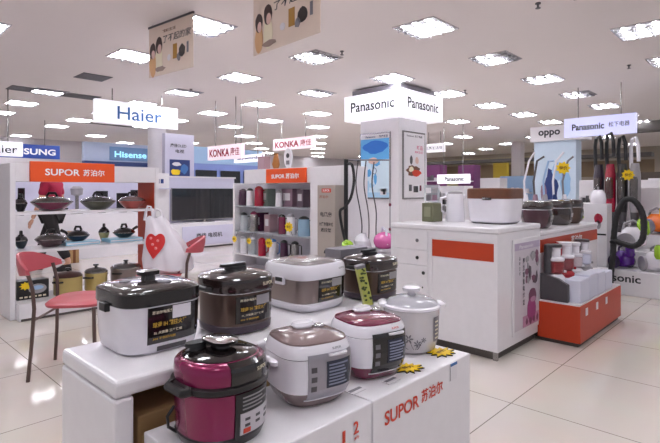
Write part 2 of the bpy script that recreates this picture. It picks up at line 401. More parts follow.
# ------------------------------------------------------------------ hanging posters (two)
def figure(m, cx, cz, s, hair, coat):
    sk = mat('skin_print', 'd8b4a8', .5)
    blob(m, cx, cz, .055*s, .12*s, -.003, coat, 14, .1); blob(m, cx, cz+.13*s, .05*s, .075*s, -.0032, hair, 14, .06); blob(m, cx+.012*s, cz+.095*s, .03*s, .042*s, -.0052, sk, 12, .04)
def hang_poster(lab, p0, p1, h, mirror):
    dx = Vector((p1.x-p0.x, p1.y-p0.y, 0)); wd = dx.length; mid = (p0+p1)/2
    t = thing('hanging_poster', lab, 'poster', (mid.x, mid.y, p0.z-h), math.atan2(dx.y, dx.x), 'posters hung from the ceiling')
    bg = mat('poster_beige', 'e2cfc0', .6, var=.06, scale=4)
    m = MB(); m.box(-wd/2, wd/2, 0, .006, 0, h, bg); m.build('poster_board', t)
    a = MB(); hair = mat('hair_print', '3c2420', .6)
    figure(a, -wd*.4, h*.24, 1.25*h/.6, hair, mat('tan_print', 'd8a878', .6)); figure(a, -wd*.25, h*.3, 1.35*h/.6, hair, CREAM)
    rect(a, wd*.07, wd*.16, h*.25, h*.53, -.001, mat('ochre_print', 'a87820', .5)); blob(a, wd*.27, h*.36, wd*.07, h*.12, -.001, BLACKG, 12, .15)
    blob(a, -wd*.02, h*.3, wd*.04, h*.06, -.001, WHITE2, 10, .1); rect(a, wd*.37, wd*.41, h*.3, h*.5, -.001, GREYM); blob(a, wd*.2, h*.27, wd*.04, h*.08, -.001, GREYM, 10, .2)
    blob(a, -wd*.22, h*.12, wd*.12, h*.05, -.0055, mat('taupe_print', '9c8478', .5), 12, .2)
    a.build('picture_print', t)
    m = MB(); m.flat = True
    write(m, '了不起的家', (wd*.15, -.002, h*.68), XU, Z+XU*.1, wd*.62, h*.15, DKINK, .015); write(m, '精彩生活', (-wd*.02, -.002, h*.84), XU, Z, wd*.3, h*.06, BROWNI)
    m.build('lettering', t)
    MB().box(-wd/2-.01, wd/2+.01, -.008, .014, h-.012, h+.012, GREYD).build('top_rail', t)
    for s_ in (-.42, .42): MB().tube([(s_*wd, .003, h), (s_*wd, .003, CEIL-p0.z+h)], .003, STEEL, 5).build('hanging_wire', t)
hang_poster('beige two-figure poster hanging from the ceiling, the smaller one on the left', at(149, 28.5, 3.17), at(193, 12.2, 3.17), .62, 0)
hang_poster('nearer beige poster of two figures cut by the top edge of the photo', atd(253.5, -3, 5.12), atd(320, -38, 4.34), .62, 0)

# ------------------------------------------------------------------ SUPOR rack at the left
RU0, RU1, RV0, RV1 = 1.17, 2.56, 5.0, 5.42
rk = thing('display_rack', 'white open display rack with orange header full of pans, left side', 'display rack', (RU0, RV0, 0))
RL = RU1-RU0; RD = RV1-RV0
MB().box(0, .045, 0, RD, 0, 1.39, WHITE, .006).build('side_panel', rk)
m = MB(); m.box(RL-.045, RL, 0, RD, 0, 1.39, WHITE, .006); m.box(RL-.05, RL-.046, .02, RD-.02, .15, 1.23, REDO); m.build('side_panel', rk)
MB().box(.045, RL-.045, 0, RD, 1.23, 1.39, WHITE).build('header_box', rk)
hs = MB().box(.15, .90, -.03, -.0005, 1.225, 1.41, ORANGE, .004).build('header_sign', rk, 'orange header sign with white letters')
m = MB(); m.flat = True; WL = mat('white_letters', 'f4f4f8', .5)
write(m, 'SUPOR', (.42, -.032, 1.315), XU, Z, .30, .062, WL); write(m, '苏泊尔', (.7, -.032, 1.315), XU, Z, .2, .064, WL); m.build('lettering', hs)
MB().box(.045, RL-.045, .02, RD, .925, .95, WHITE).build('shelf', rk)
MB().box(.045, RL-.045, .0, RD, .58, .605, WHITE).build('shelf', rk)
MB().box(.0451, RL+.02, -.10, RD, 0, .15, WHITE, .005).build('plinth', rk)
MB().box(.06, RL, -.105, -.1005, 0, .02, TILEDK).build('toe_strip', rk)
for z in (.966, .62): pass

def wok(name, lab, p, r, body, lid, rim=STEEL, rot=0, depth=.07, tilt=0, handle=True, group='woks and pans on the rack', glass=False, cat='pan'):
    t = thing(name, lab, cat, p, rot, group); t.rotation_euler.y = tilt
    m = MB(); m.lathe([(r*.45, 0), (r*.7, depth*.35), (r*.95, depth*.85), (r, depth), (r*.97, depth), (r*.9, depth*.85)], body, 32); m.build('pan_body', t)
    m = MB(); m.lathe([(r*1.02, depth+.001), (r*1.02, depth+.008), (r*.8, depth+.035), (r*.4, depth+.052), (.03, depth+.056)], [rim, lid, lid, lid], 32); l = m.build('lid', t)
    MB().tube([(-r*.35, 0, depth+.056), (-r*.22, 0, depth+.09), (r*.22, 0, depth+.09), (r*.35, 0, depth+.056)], .012, BLACK).build('lid_knob', l)
    if handle:
        MB().tube([(r*.96, 0, depth*.8), (r*1.25, 0, depth+.03), (r*1.75, 0, depth+.05)], [.012, .015, .017], BLACK).build('pan_handle', t)
    return t
def rx(x, y, z, v=5.2):
    q = hit_v(x, y, v); return (q.x, q.y, z)
zs = .951
wok('wok', 'maroon wok with a smoky lid on the upper rack shelf, left', rx(52, 213, zs, 5.21), .18, MAROON, SMOKE, rot=.5, depth=.08, handle=False)
wok('wok', 'dark olive wok with lid on the upper rack shelf, in the middle', rx(98, 211, zs, 5.21), .165, mat('olive_enamel', '4a4a38', .3, coat=.4), SMOKE, rot=.25, depth=.08, handle=False)
wok('wok', 'coral red wok with dark rim on the upper rack shelf, right', rx(132, 209, zs, 5.21), .135, mat('coral_enamel', 'b05048', .3, coat=.4), TAUPE, rot=2.6, depth=.08, handle=False)
wok('frying_pan', 'small black pan with lid at the left end of the upper rack shelf', rx(20.5, 214, zs, 5.22), .055, BLACK, SMOKE, rot=2, handle=False)
zs = .606
def flatbox(lab, x0, x1, y, z, h, mt, v=5.12, dp=.22):
    a, b_ = hit_v(x0, y, v), hit_v(x1, y, v); t = MB(); t.box(0, b_.x-a.x, 0, dp, 0, h, mt, .003); t.box(.01, b_.x-a.x-.01, -.001, 0, h*.3, h*.7, WHITE2)
    return t.build('pan_box', None, lab, 'box', 'flat boxes on the rack', loc=(a.x, v, z))
BOXB = mat('pale_blue_box', '8fc0d8', .4)
flatbox('flat pale blue box on the lower rack shelf under the cream pot', 66, 100, 252, zs, .035, BOXB)
flatbox('flat pale blue box on the lower rack shelf, right', 110, 143, 247, zs, .035, BOXB)
wok('wok', 'wine red wok with lid on the lower rack shelf, left', rx(51, 252, zs, 5.2), .135, mat('wine_enamel', '3c1420', .25, coat=.4), SMOKE, rot=.4, handle=False)
wok('frying_pan', 'small dark teal pan at the left end of the lower rack shelf', rx(21, 253, zs, 5.22), .055, mat('teal_enamel', '1c2c34', .3), BLACKG, rot=1.5, handle=False)
wok('frying_pan', 'black lidded pan on the left flat blue box', rx(78, 246, zs+.036, 5.23), .105, mat('navy_enamel', '1a2a44', .3, coat=.3), BLACKG, rot=2.2, depth=.05)
wok('soup_pot', 'green and cream pot with black lid on the lower rack shelf', rx(104, 245, zs, 5.365), .055, mat('cream_enamel', 'a8a070', .3), BLACKG, rot=1, depth=.09, handle=False, cat='pot')
wok('frying_pan', 'black lidded pan with an arched handle on the right flat blue box', rx(124, 243, zs+.036, 5.23), .11, BLACKG, BLACKG, rot=.4, depth=.05)
zs = .151
t = thing('pan_box', 'black product box with yellow burst on the rack plinth', 'box', rx(17, 298, zs, 5.08), 0)
MB().box(0, .26, 0, .14, 0, .17, BLACK, .003).build('carton', t)
m = MB(); m.prism([((.055 if k % 2 else .035)*math.cos(k*PI/9), (.04 if k % 2 else .026)*math.sin(k*PI/9)) for k in range(18)], (.07, -.001, .125), XU, Z, .002, YELLOW)
blob(m, .165, .09, .075, .045, -.001, PLASTG, 16); blob(m, .165, .10, .05, .02, -.0032, LBLUE, 14)
for k in range(6): rect(m, .02+k*.038, .045+k*.038, .015, .03, -.0005, CREAM)
m.build('box_print', t)
def pot(lab, p, r, h, body, lid, glass):
    t = thing('cooking_pot', lab, 'pot', p, .6, 'pots on the rack plinth')
    m = MB(); m.lathe([(r*.97, 0), (r, .01), (r, h), (r*.96, h)], body, 36); m.build('pot_body', t)
    m = MB(); m.lathe([(r*1.03, h+.001), (r*1.03, h+.012), (r*.85, h+.035), (r*.3, h+.05), (.02, h+.052)], [STEEL if glass else lid, lid, lid, lid], 36); l = m.build('lid', t)
    m = MB(); m.lathe([(.014, h+.05), (.014, h+.066), (.028, h+.07), (.024, h+.084)], BLACK, 14); m.build('lid_knob', l)
    for s_ in (-1, 1): MB().tube([(s_*r*.99, -.04, h*.78), (s_*(r+.035), -.035, h*.8), (s_*(r+.035), .035, h*.8), (s_*r*.99, .04, h*.78)], .009, BLACK).build('pot_handle', t)
pot('gold pot with a dark lid on the rack plinth behind the red chair', rx(68, 296, zs, 5.1), .125, .165, GOLDPOT, mat('dark_red_lid', '402420', .3), False)
pot('gold pot with a smoky grey glass lid, second from the black box', rx(96, 292, zs, 5.12), .105, .17, GOLDPOT, SMOKE, True)
pot('wide gold pot with a grey glass lid at the right end of the rack plinth', rx(126, 288, zs, 5.16), .15, .175, TAUPEM, SMOKE, True)

# ------------------------------------------------------------------ person behind the rack
def skin_obj(name, verts, edges, radii, m, parent, root=0, sub=2):
    me = bpy.data.meshes.new(name); me.from_pydata(verts, edges, []); me.materials.append(m)
    o = bpy.data.objects.new(name, me); col.objects.link(o)
    md = o.modifiers.new('Skin', 'SKIN'); sk = me.skin_vertices[0].data
    for i, r in enumerate(radii): sk[i].radius = r if isinstance(r, tuple) else (r, r); sk[i].use_root = (i == root)
    md.use_smooth_shade = True
    s_ = o.modifiers.new('Sub', 'SUBSURF'); s_.levels = s_.render_levels = sub
    bpy.context.view_layer.update()
    e = o.evaluated_get(bpy.context.evaluated_depsgraph_get()); nm = bpy.data.meshes.new_from_object(e); nm.name = name
    o.modifiers.clear(); o.data = nm
    for p_ in nm.polygons: p_.use_smooth = True
    if parent: o.parent = parent
    return o
pp = atd(52, 200, 7.0)
man = thing('person', 'person in a crimson shirt and black trousers walking behind the rack', 'person', (pp.x, pp.y, 0), ANG)
# local: x away from the camera, y to the image left ; walking to the image left
SKIN = mat('skin', 'c89880', .5); CLOTH = mat('crimson_cloth', '9a1038', .8); TROU = mat('black_cloth', '1e1a1c', .85); HAIRM = mat('black_hair', '141012', .6); SHOE = mat('black_leather', '181414', .4)
V = [(0,0,.84),(0,.0,1.0),(0,.01,1.16),(0,.0,1.26),(0,.02,1.33),(0,.03,1.40),(0,.035,1.47),
     (.08,.0,.80),(.085,.15,.46),(.085,.25,.085),(.085,.36,.045),
     (-.08,.0,.80),(-.085,-.10,.46),(-.085,-.29,.13),(-.085,-.19,.045),
     (.15,.0,1.23),(.19,-.04,.99),(.17,.08,.80),(.16,.11,.735),
     (-.15,.0,1.23),(-.19,.05,.99),(-.17,.15,.81),(-.16,.18,.745)]
Ed = [(0,1),(1,2),(2,3),(3,4),(4,5),(5,6),(0,7),(7,8),(8,9),(9,10),(0,11),(11,12),(12,13),(13,14),(3,15),(15,16),(16,17),(17,18),(3,19),(19,20),(20,21),(21,22)]
rad = [.12,.105,.115,.08,.05,.075,.07,.085,.06,.042,.03,.085,.06,.042,.03,.05,.04,.03,.024,.05,.04,.03,.024]
body = skin_obj('body', V, Ed, rad, SKIN, man)
skin_obj('shirt', [V[0],V[1],V[2],V[3],(0,.01,1.29),V[15],(.19,-.03,1.06),V[19],(-.19,.04,1.06)], [(0,1),(1,2),(2,3),(3,4),(3,5),(5,6),(3,7),(7,8)], [.155,.135,.14,.1,.062,.068,.056,.068,.056], CLOTH, man)
skin_obj('trousers', [(0,0,.86),V[7],V[8],(.085,.24,.12),V[11],V[12],(-.085,-.275,.17)], [(0,1),(1,2),(2,3),(0,4),(4,5),(5,6)], [.135,.1,.08,.065,.1,.08,.065], TROU, man)
m = MB(); m.ball((0, .02, 1.475), .083, .092, .075, HAIRM); m.build('hair', man)
m = MB()
for sx in (-.03, .03): m.ball((sx, .108, 1.43), .012, .006, .008, DKINK, 8, 5)
m.ball((0, .115, 1.405), .011, .016, .018, SKIN, 8, 6); m.ball((0, .108, 1.372), .022, .006, .006, REDINK, 8, 5)
m.build('face', man)
for i, (ax, ay, az) in enumerate(((.16,.11,.735), (-.16,.18,.745))):
    hv = [(ax, ay, az), (ax, ay+.02, az-.05)]; he = [(0, 1)]; hr = [.02, .024]
    for k, (dx_, L_) in enumerate(((-.024,.055),(-.008,.062),(.008,.058),(.024,.046))):
        n0 = len(hv); hv += [(ax+dx_, ay+.03, az-.075), (ax+dx_, ay+.045, az-.075-L_*.5), (ax+dx_, ay+.038, az-.075-L_)]; he += [(1, n0), (n0, n0+1), (n0+1, n0+2)]; hr += [.0085, .008, .006]
    n0 = len(hv); hv += [(ax, ay+.05, az-.045), (ax, ay+.062, az-.085)]; he += [(1, n0), (n0, n0+1)]; hr += [.009, .007]
    skin_obj('hand', hv, he, hr, SKIN, man, 0, 1)
for sx, sy, rz_, z_ in ((.085, .29, 0, 0), (-.085, -.22, .0, .005)):
    m = MB(); m.loft([(z_, .042, .125, 2.6, sx, sy+.02), (z_+.03, .044, .125, 2.6, sx, sy+.02), (z_+.06, .036, .09, 2.4, sx, sy-.01), (z_+.1, .034, .045, 2.2, sx, sy-.045)], SHOE, 20); m.build('shoe', man)

# ------------------------------------------------------------------ TV wall
tvw = thing('partition_panel', 'long low lavender-white partition behind the wide television', 'partition', (1.2, 9.05, 0))
MB().box(0, 5.2, 0, .12, 0, 1.40, LAV).build('panel', tvw); MB().box(-.02, 5.22, -.03, .14, 1.4, 1.43, WHITE2).build('cap_rail', tvw)
ca = hit_v(160, 222, 8.55)
cb = thing('tv_cabinet', 'white low cabinet with dark characters under the wide television', 'cabinet', (ca.x, 8.55, 0))
MB().box(0, 1.9, 0, .45, 0.03, .50, WHITE2, .008).build('cabinet_body', cb)
MB().box(.02, 1.88, .02, .43, 0, .03, TILEDK).build('toe_kick', cb)
MB().box(.45, 1.85, -.012, -.0005, .06, .44, LAV, .003).build('front_door', cb)
m = MB(); m.flat = True; write(m, '康佳 电视机', (1.05, -.014, .25), XU, Z, .6, .1, DKINK); m.build('lettering', cb)
tv = thing('television', 'wide curved flat television on the white cabinet', 'television', (0, 0, 0))
ta = hit_v(172, 205, 8.75); tv.location = (ta.x, 8.75, .501)
m = MB(); N = 14; TW = 1.55; vs = []; fs = []
for k in range(N+1):
    x = TW*k/N; y = .07*(1-((k/N-.5)*2)**2)
    for (dy, z) in ((0, .06), (0, .68), (.04, .68), (.04, .06)): vs.append((x, y+dy, z))
for k in range(N):
    for q in range(4): fs.append((k*4+q, k*4+4+q, k*4+4+(q+1) % 4, k*4+(q+1) % 4))
fs += [(0, 1, 2, 3), (N*4, N*4+3, N*4+2, N*4+1)]
m.add(vs, fs, SCREEN, False); m.build('screen', tv)
m = MB(); m.box(-.012, 0, -.005, .05, .05, .69, STEEL); m.box(TW, TW+.012, -.005, .05, .05, .69, STEEL)
m.add([(TW*k/N, .07*(1-((k/N-.5)*2)**2)+dy, z) for k in range(N+1) for (dy, z) in ((-.004, .045), (-.004, .06), (.045, .06), (.045, .045))],
      [(k*4+q, k*4+4+q, k*4+4+(q+1) % 4, k*4+(q+1) % 4) for k in range(N) for q in range(4)], STEEL); m.build('bezel', tv)
m = MB(); m.loft([(0, .2, .09, 4, TW/2, .06), (.012, .2, .09, 4, TW/2, .06)], STEEL, 24); m.box(TW/2-.04, TW/2+.04, .075, .105, .012, .1, STEEL); m.build('stand', tv)
bl = bpy.data.lights.new('lavender_fill', 'AREA'); bl.shape = 'RECTANGLE'; bl.size = 4.5; bl.size_y = .1; bl.energy = 14; bl.color = (.72, .68, 1)  # added lamp that tints the TV area lavender; no fixture belongs to it
blo = bpy.data.objects.new('lavender_fill', bl); col.objects.link(blo); blo.location = (3.8, 8.2, 2.6); blo.rotation_euler = (math.radians(-25), 0, 0)
# small televisions and devices on a ledge seen through the rack
lg = MB().box(1.5, 4.0, 8.62, 9.02, 0, .75, WHITE2, .005); lg.build('wall_counter', None, 'long white counter under the small televisions behind the rack', 'counter')
for (x0, x1, y0, y1, lab) in ((96, 108, 191, 199, 'small dark television on the counter seen through the rack, middle'), (117, 129, 193, 198, 'low dark soundbar box seen through the rack, right of the small television'),
                              (131, 146, 190, 199, 'dark television partly behind the rack side panel'), (18, 25, 188, 199, 'dark tall device at the left end of the rear counter')):
    a, b_ = hit_v(x0, y1, 8.8), hit_v(x1, y0, 8.8)
    t = thing('small_television', lab, 'television', ((a.x+b_.x)/2, 8.8, .7505)); wd = b_.x-a.x; ht = b_.z-.80
    MB().box(-wd/2, wd/2, 0, .03, .04, ht+.05, SCREEN, .004).build('screen', t); MB().box(-wd*.25, wd*.25, -.04, .08, 0, .012, BLACK).build('foot', t); MB().box(-.015, .015, .01, .03, .012, .045, BLACK).build('neck', t)
a = hit_v(79, 190, 8.75); m = MB(); m.lathe([(.1, 0), (.1, .02), (.03, .04), (.03, .3), (.09, .32), (.1, .42), (.06, .46)], [STEEL]*3+[PLASTG]*3, 18)
m.build('display_bust', None, 'pale grey dispenser beside the walking person', 'dispenser', loc=(a.x, 8.85, .7505))
a = hit_v(73, 232, 8.3); t = MB(); t.box(-.07, .07, -.06, .06, 0, .5, CARD, .003); t.box(-.02, .02, -.0605, -.06, .0, .5, BROWNI); t.build('tall_carton', None, 'brown carton on the floor seen through the rack', 'carton', loc=(a.x, 8.3, 0))
# white pillar, round column, poster panel
a = hit_v(160, 200, 6.3); m = MB(); m.box(-.14, .14, 0, .3, 0, 1.38, WHITE, .01); ps = m.build('display_pillar', None, 'white square display pillar behind the carrier bag', 'pillar', loc=(a.x, 6.3, 0))
m = MB(); m.box(-.05, -.01, -.006, 0, 1.24, 1.30, NAVY); m.box(.01, .05, -.006, 0, 1.24, 1.30, NAVY); m.box(-.1, .1, -.12, 0, 1.16, 1.175, LAV); m.build('shelf_bracket', ps)
a = hit_v(157, 150, 10.5); struct('wall_round_column', MB().lathe([(.2, 0), (.2, 2.7)], WHITE2, 28, a.x, 10.5))
a, b_ = hit_v(165, 140, 9.6), hit_v(194, 140, 9.6)
bp = thing('banner_panel', 'tall white banner panel with dark words and blue-yellow picture', 'banner', (a.x, 9.6, 0)); L = b_.x-a.x
MB().box(0, L, 0, .12, 0, 2.35, LAV).build('panel', bp)
m = MB(); rect(m, L*.15, L*.85, 1.45, 1.8, -.001, NAVY); blob(m, L*.35, 1.53, .12, .07, -.0032, YELLOW, 12, .2); blob(m, L*.65, 1.6, .09, .1, -.0032, BLUEINK, 12, .2); blob(m, L*.4, 1.7, .1, .04, -.0032, WHITE2, 12, .2); m.build('picture_print', bp)
m = MB(); m.flat = True; write(m, '康佳OLED', (L*.45, -.003, 2.1), XU, Z, L*.55, .08, DKINK); write(m, '电视', (L*.5, -.003, 1.98), XU, Z, L*.3, .08, DKINK); m.build('lettering', bp)
# blue display wall beyond
a, b_ = hit_v(192, 170, 13), hit_v(262, 170, 13)
bw = thing('display_wall', 'far display wall with pale top and dark blue screens', 'display wall', (a.x, 13, 0)); L = b_.x-a.x
MB().box(0, L, 0, .3, 0, 2.45, mat('blue_lit_board', '7c8cc8', .5)).build('panel', bw); MB().box(0, L, -.02, .3, 1.95, 2.45, LBLUE).build('top_board', bw)
for k in range(3): MB().box(.1+k*L/3, L/3*(k+1)-.05, -.06, -.021, 1.3, 1.75, SCREEN, .005).build('screen', bw)

# ------------------------------------------------------------------ chairs and the bag
def make_chair(lab, c, ang):
    """local +x = the way the sitter faces"""
    t = thing('cafe_chair', lab, 'chair', (c[0], c[1], 0), ang)
    h = .183
    for (sx, sy) in ((-1, -1), (-1, 1), (1, -1), (1, 1)):
        top = .43 if sx > 0 else .66
        pts = [(sx*(h+.012), sy*(h+.012), 0), (sx*h*.98, sy*h, .22), (sx*h*.93, sy*h*.93, .43)]
        if sx < 0: pts += [(-h*.96, sy*h*.98, .55), (-h-.022, sy*h*1.0, .66)]
        MB().tube(pts, .0115, CHAIRM).build('leg', t)
    m = MB(); m.loft([(.432, .16, .185, 4, .045), (.437, .178, .205, 3.5, .045), (.452, .182, .21, 3.5, .045), (.462, .17, .195, 3.2, .045), (.458, .09, .1, 2.5, .045)], CHAIRR, 40); m.build('seat', t)
    m = MB(); N = 22; vs = []; fs = []
    for k in range(N+1):
        q = -1+2*k/N; y = .235*q; x = -h-.125+.135*q*q; hh = .066*(1-.78*abs(q)**2.4); zc = .69-.03*q*q
        for (dx, dz) in ((-.012, -hh), (-.02, hh*.2), (-.014, hh), (.004, hh), (.004, hh*.2), (.008, -hh)): vs.append((x+dx-.12*dz, y, zc+dz))
    for k in range(N):
        for q in range(6): fs.append((k*6+q, k*6+6+q, k*6+6+(q+1) % 6, k*6+(q+1) % 6))
    fs += [tuple(range(6))[::-1], tuple(N*6+q for q in range(6))]
    m.add(vs, fs, CHAIRR, True); m.build('backrest', t)
    MB().tube([(-h*.95, -h, .36), (-h*.95, h, .36)], .008, CHAIRM).build('crossbar', t)
    return t
make_chair('red shell chair with dark metal legs in front of the left rack', (1.147, 3.366), math.radians(-38.5))
c2 = (2.03, 3.86)
make_chair('red shell chair carrying the white carrier bag, mostly hidden behind the cookers', c2, math.radians(150))
BAGM = mat('white_film', 'ece6ee', .35, alpha=.84, var=.03)
bag = thing('carrier_bag', 'white plastic carrier bag with red heart print standing on the hidden chair', 'bag', (2.03, 3.86, .464), ANG)
# local x away from camera, y to the image left
m = MB(); rr = []
for (z, hx_, hy, oy) in ((0, .12, .17, -.03), (.03, .15, .2, -.03), (.12, .145, .195, -.02), (.22, .12, .165, .0), (.32, .09, .125, .035), (.40, .065, .095, .065), (.46, .045, .075, .09)): rr.append((z, hx_, hy, 2.6, 0, oy))
n = 44; vs = []; fs = []
for (z, a_, b_, e, ox, oy) in rr:
    for i in range(n):
        t_ = 2*PI*i/n; c_, s_ = math.cos(t_), math.sin(t_); g = (abs(c_)**e+abs(s_)**e)**(-1/e); wv = 1+.035*math.sin(9*t_+z*14)+.02*math.sin(17*t_)
        vs.append((ox+a_*c_*g*wv, oy+b_*s_*g*wv, z+.012*math.sin(5*t_) if z else 0))
for k in range(len(rr)-1):
    for i in range(n): fs.append((k*n+i, k*n+(i+1) % n, (k+1)*n+(i+1) % n, (k+1)*n+i))
fs.append(tuple(range(n))[::-1]); m.add(vs, fs, BAGM, True); m.build('bag_body', bag)
for (oy, l_) in ((.135, .0), (.06, .03)):
    m = MB(); pts = [(0, oy-.035, .43), (0, oy-.028, .50), (.0, oy-.012, .545-l_), (.0, oy+.012, .55-l_), (0, oy+.028, .50), (0, oy+.035, .43)]
    m.tube(pts, [.016, .012, .009, .009, .012, .016], BAGM, 8); m.build('bag_handle', bag)
def bagx(y, z):
    for k in range(len(rr)-1):
        if rr[k][0] <= z <= rr[k+1][0]:
            f_ = (z-rr[k][0])/(rr[k+1][0]-rr[k][0]); A = rr[k][1]+(rr[k+1][1]-rr[k][1])*f_; B = rr[k][2]+(rr[k+1][2]-rr[k][2])*f_; O = rr[k][5]+(rr[k+1][5]-rr[k][5])*f_
            q = max(0, 1-abs((y-O)/B)**2.6); return -A*q**(1/2.6)*1.06-.004
    return -.1
m = MB(); hp = []
for k in range(40):
    t_ = 2*PI*k/40; hxp = 16*math.sin(t_)**3; hyp = 13*math.cos(t_)-5*math.cos(2*t_)-2*math.cos(3*t_)-math.cos(4*t_); hp.append((.045+hxp*.0034+.03*math.sin(t_), .245+hyp*.0046+.04*math.cos(t_)))
C0 = (.045, .25); RNG = 5; vs = [(bagx(*C0)-.004, *C0)]; fs = []
for q in range(1, RNG+1):
    for (y, z) in hp: yy, zz = C0[0]+(y-C0[0])*q/RNG, C0[1]+(z-C0[1])*q/RNG; vs.append((bagx(yy, zz)-.004, yy, zz))
for k in range(40): fs.append((0, 1+k, 1+(k+1) % 40))
for q in range(1, RNG):
    for k in range(40): a_ = 1+(q-1)*40; fs.append((a_+k, a_+40+k, a_+40+(k+1) % 40, a_+(k+1) % 40))
m.add(vs, fs, mat('red_print', 'c41c1c', .45), True)
for (y, z) in ((.02, .27), (.06, .24), (.08, .29), (.03, .21)): m.ball((bagx(y, z)-.006, y, z), .003, .012, .012, mat('pink_mark', 'e89090', .5), 10, 6)
m.build('heart_print', bag, 'red heart print')
MB().box(-.12, -.02, -.16, -.02, .004, .075, MAROON, .01).build('bag_contents', bag, 'dark red packet showing through')

# ------------------------------------------------------------------ the cooker table and the two front boxes
TZ, TU0, TU1, TV0, TV1 = .69, .49, 1.80, 1.18, 1.545
tb = thing('display_table', 'white display table with open front carrying the four rear cookers', 'table', (TU0, TV0, 0))
TL, TD = TU1-TU0, TV1-TV0
MB().box(0, TL, 0, TD, TZ-.045, TZ, WHITE, .012, 3).build('tabletop', tb)
MB().box(0.0, .05, 0.0, TD, 0, TZ-.0455, WHITE, .008).build('side_panel', tb); MB().box(TL-.05, TL, 0, TD, 0, TZ-.0455, WHITE, .008).build('side_panel', tb)
MB().box(.0505, TL-.0505, TD-.03, TD, 0, TZ-.0455, WHITE).build('back_panel', tb); MB().box(.0505, TL-.0505, .02, TD-.0305, .15, .17, WHITE).build('inner_shelf', tb)
for (z0, h_, x0, wd, lab, dy) in ((.171, .27, .06, .62, 'brown cardboard carton inside the display table, lower of the two', .025), (.442, .13, .075, .56, 'brown cardboard carton inside the display table, upper of the two', .035)):
    t = thing('carton', lab, 'carton', (TU0+x0, TV0+dy, z0), 0, 'cartons in the table')
    MB().box(0, wd, 0, .22, 0, h_, CARD, .004).build('carton_body', t); MB().box(wd*.02, wd*.98, -.001, -.0001, h_*.45, h_*.6, mat('packing_tape', 'a88c5c', .3)).build('tape', t)
BZ = .55
def front_box(lab, u0, u1, v0, v1, texts):
    t = thing('display_box', lab, 'display box', (u0, v0, 0)); L = u1-u0
    MB().box(0, L, 0, v1-v0, 0, BZ, WHITE, .004).build('box_body', t)
    for (s, x, z, wd, hh, mt) in texts: m = MB(); m.flat = True; write(m, s, (x, -.002, z), XU, Z, wd, hh, mt); m.build('lettering', t)
    return t
front_box('white display box with small red numbers under the magenta and grey cookers', .56, 1.086, .872, 1.175,
          [('1', .405, BZ-.055, .012, .032, REDINK), ('2', .455, BZ-.047, .022, .034, REDINK), ('步', .407, BZ-.085, .016, .016, REDINK), ('步', .457, BZ-.077, .022, .014, REDINK), ('买', .33, BZ-.075, .03, .03, REDINK)])
front_box('white display box with red lettering under the maroon cooker and white pot', 1.09, 1.66, .872, 1.175,
          [('SUPOR', .142, BZ-.068, .18, .042, REDINK), ('苏泊尔', .31, BZ-.062, .13, .042, REDINK)])
t = thing('price_card', 'small white hanging card with blue stripe on the box edge', 'card', (1.535, .871, BZ-.062))
MB().box(-.022, .022, -.003, -.0005, 0, .06, WHITE2).build('card_sheet', t); MB().box(-.022, .022, -.004, -.0031, .05, .06, BLUEINK).build('blue_stripe', t)
for (x, y, lab) in ((356, 391, 'small grey price card flat on the box beside the grey cooker'), (391, 381, 'small grey price card flat on the box below the maroon cooker')):
    p = at(x, y, BZ); m = MB(); m.box(-.03, .03, -.015, .015, .0005, .003, WHITE2); m.box(-.026, .026, -.002, .01, .003, .0036, GREYM); m.build('price_card', None, lab, 'card', 'flat price cards', loc=p)

def star(lab, p, r, rz):
    t = thing('star_tag', lab, 'price tag', p, rz, 'yellow burst tags on the box')
    def pts(R1, R2, n=11): return [((R1*(1.15 if k % 4 == 0 else .95) if k % 2 == 0 else R2)*math.cos(k*PI/n), (R1*.9 if k % 2 == 0 else R2*.9)*math.sin(k*PI/n)) for k in range(2*n)]
    m = MB(); m.prism(pts(r*1.1, r*.72), (0, 0, .001), XU, YV, .003, BLACK); m.build('tag_backing', t)
    m = MB(); m.prism(pts(r, r*.6), (0, 0, .0042), XU, YV, .002, YELLOW); m.build('tag_face', t)
    m = MB(); m.flat = True; write(m, '特价', (0, 0, .0064), XU, YV, r*.95, r*.42, BROWNI, .03); m.build('lettering', t)
    return t
star('yellow burst price tag on the box, nearer the maroon cooker', at(408, 369, BZ), .047, -.3)
star('yellow burst price tag on the box, in front of the white pot', at(441, 353, BZ), .052, .1)

# ------------------------------------------------------------------ cookers
def iz(rings, z):
    for k in range(len(rings)-1):
        a, b_ = rings[k], rings[k+1]
        if a[0] <= z <= b_[0] and b_[0] > a[0]:
            f_ = (z-a[0])/(b_[0]-a[0]); return [a[i]+(b_[i]-a[i])*f_ for i in range(1, 4)]
    return list(rings[-1][1:4]) if z > rings[-1][0] else list(rings[0][1:4])
def fy(rings, x, z, off=.0):
    hx_, hy, e = iz(rings, z); q = min(abs(x)/hx_, .985); return -hy*(1-q**e)**(1/e)-off
def patch(m, rings, x0, x1, z0, z1, mt, off, nx=14, nz=5, r=0):
    vs, fs = [], []
    for k in range(nz+1):
        for i in range(nx+1):
            z = z0+(z1-z0)*k/nz; x = x0+(x1-x0)*i/nx; vs.append((x, fy(rings, x, z, off), z))
    A = len(vs)
    for k in range(nz+1):
        for i in range(nx+1): z = z0+(z1-z0)*k/nz; x = x0+(x1-x0)*i/nx; vs.append((x, fy(rings, x, z, off-.0025), z))
    for k in range(nz):
        for i in range(nx):
            q = k*(nx+1)+i; fs.append((q, q+1, q+nx+2, q+nx+1)); fs.append((A+q, A+q+nx+1, A+q+nx+2, A+q+1))
    for i in range(nx): fs.append((i, A+i, A+i+1, i+1)); q = nz*(nx+1)+i; fs.append((q, q+1, A+q+1, A+q))
    for k in range(nz): q = k*(nx+1); w_ = nx+1; fs.append((q, q+w_, A+q+w_, A+q)); q += nx; fs.append((q, A+q, A+q+w_, q+w_))
    m.add(vs, fs, mt)
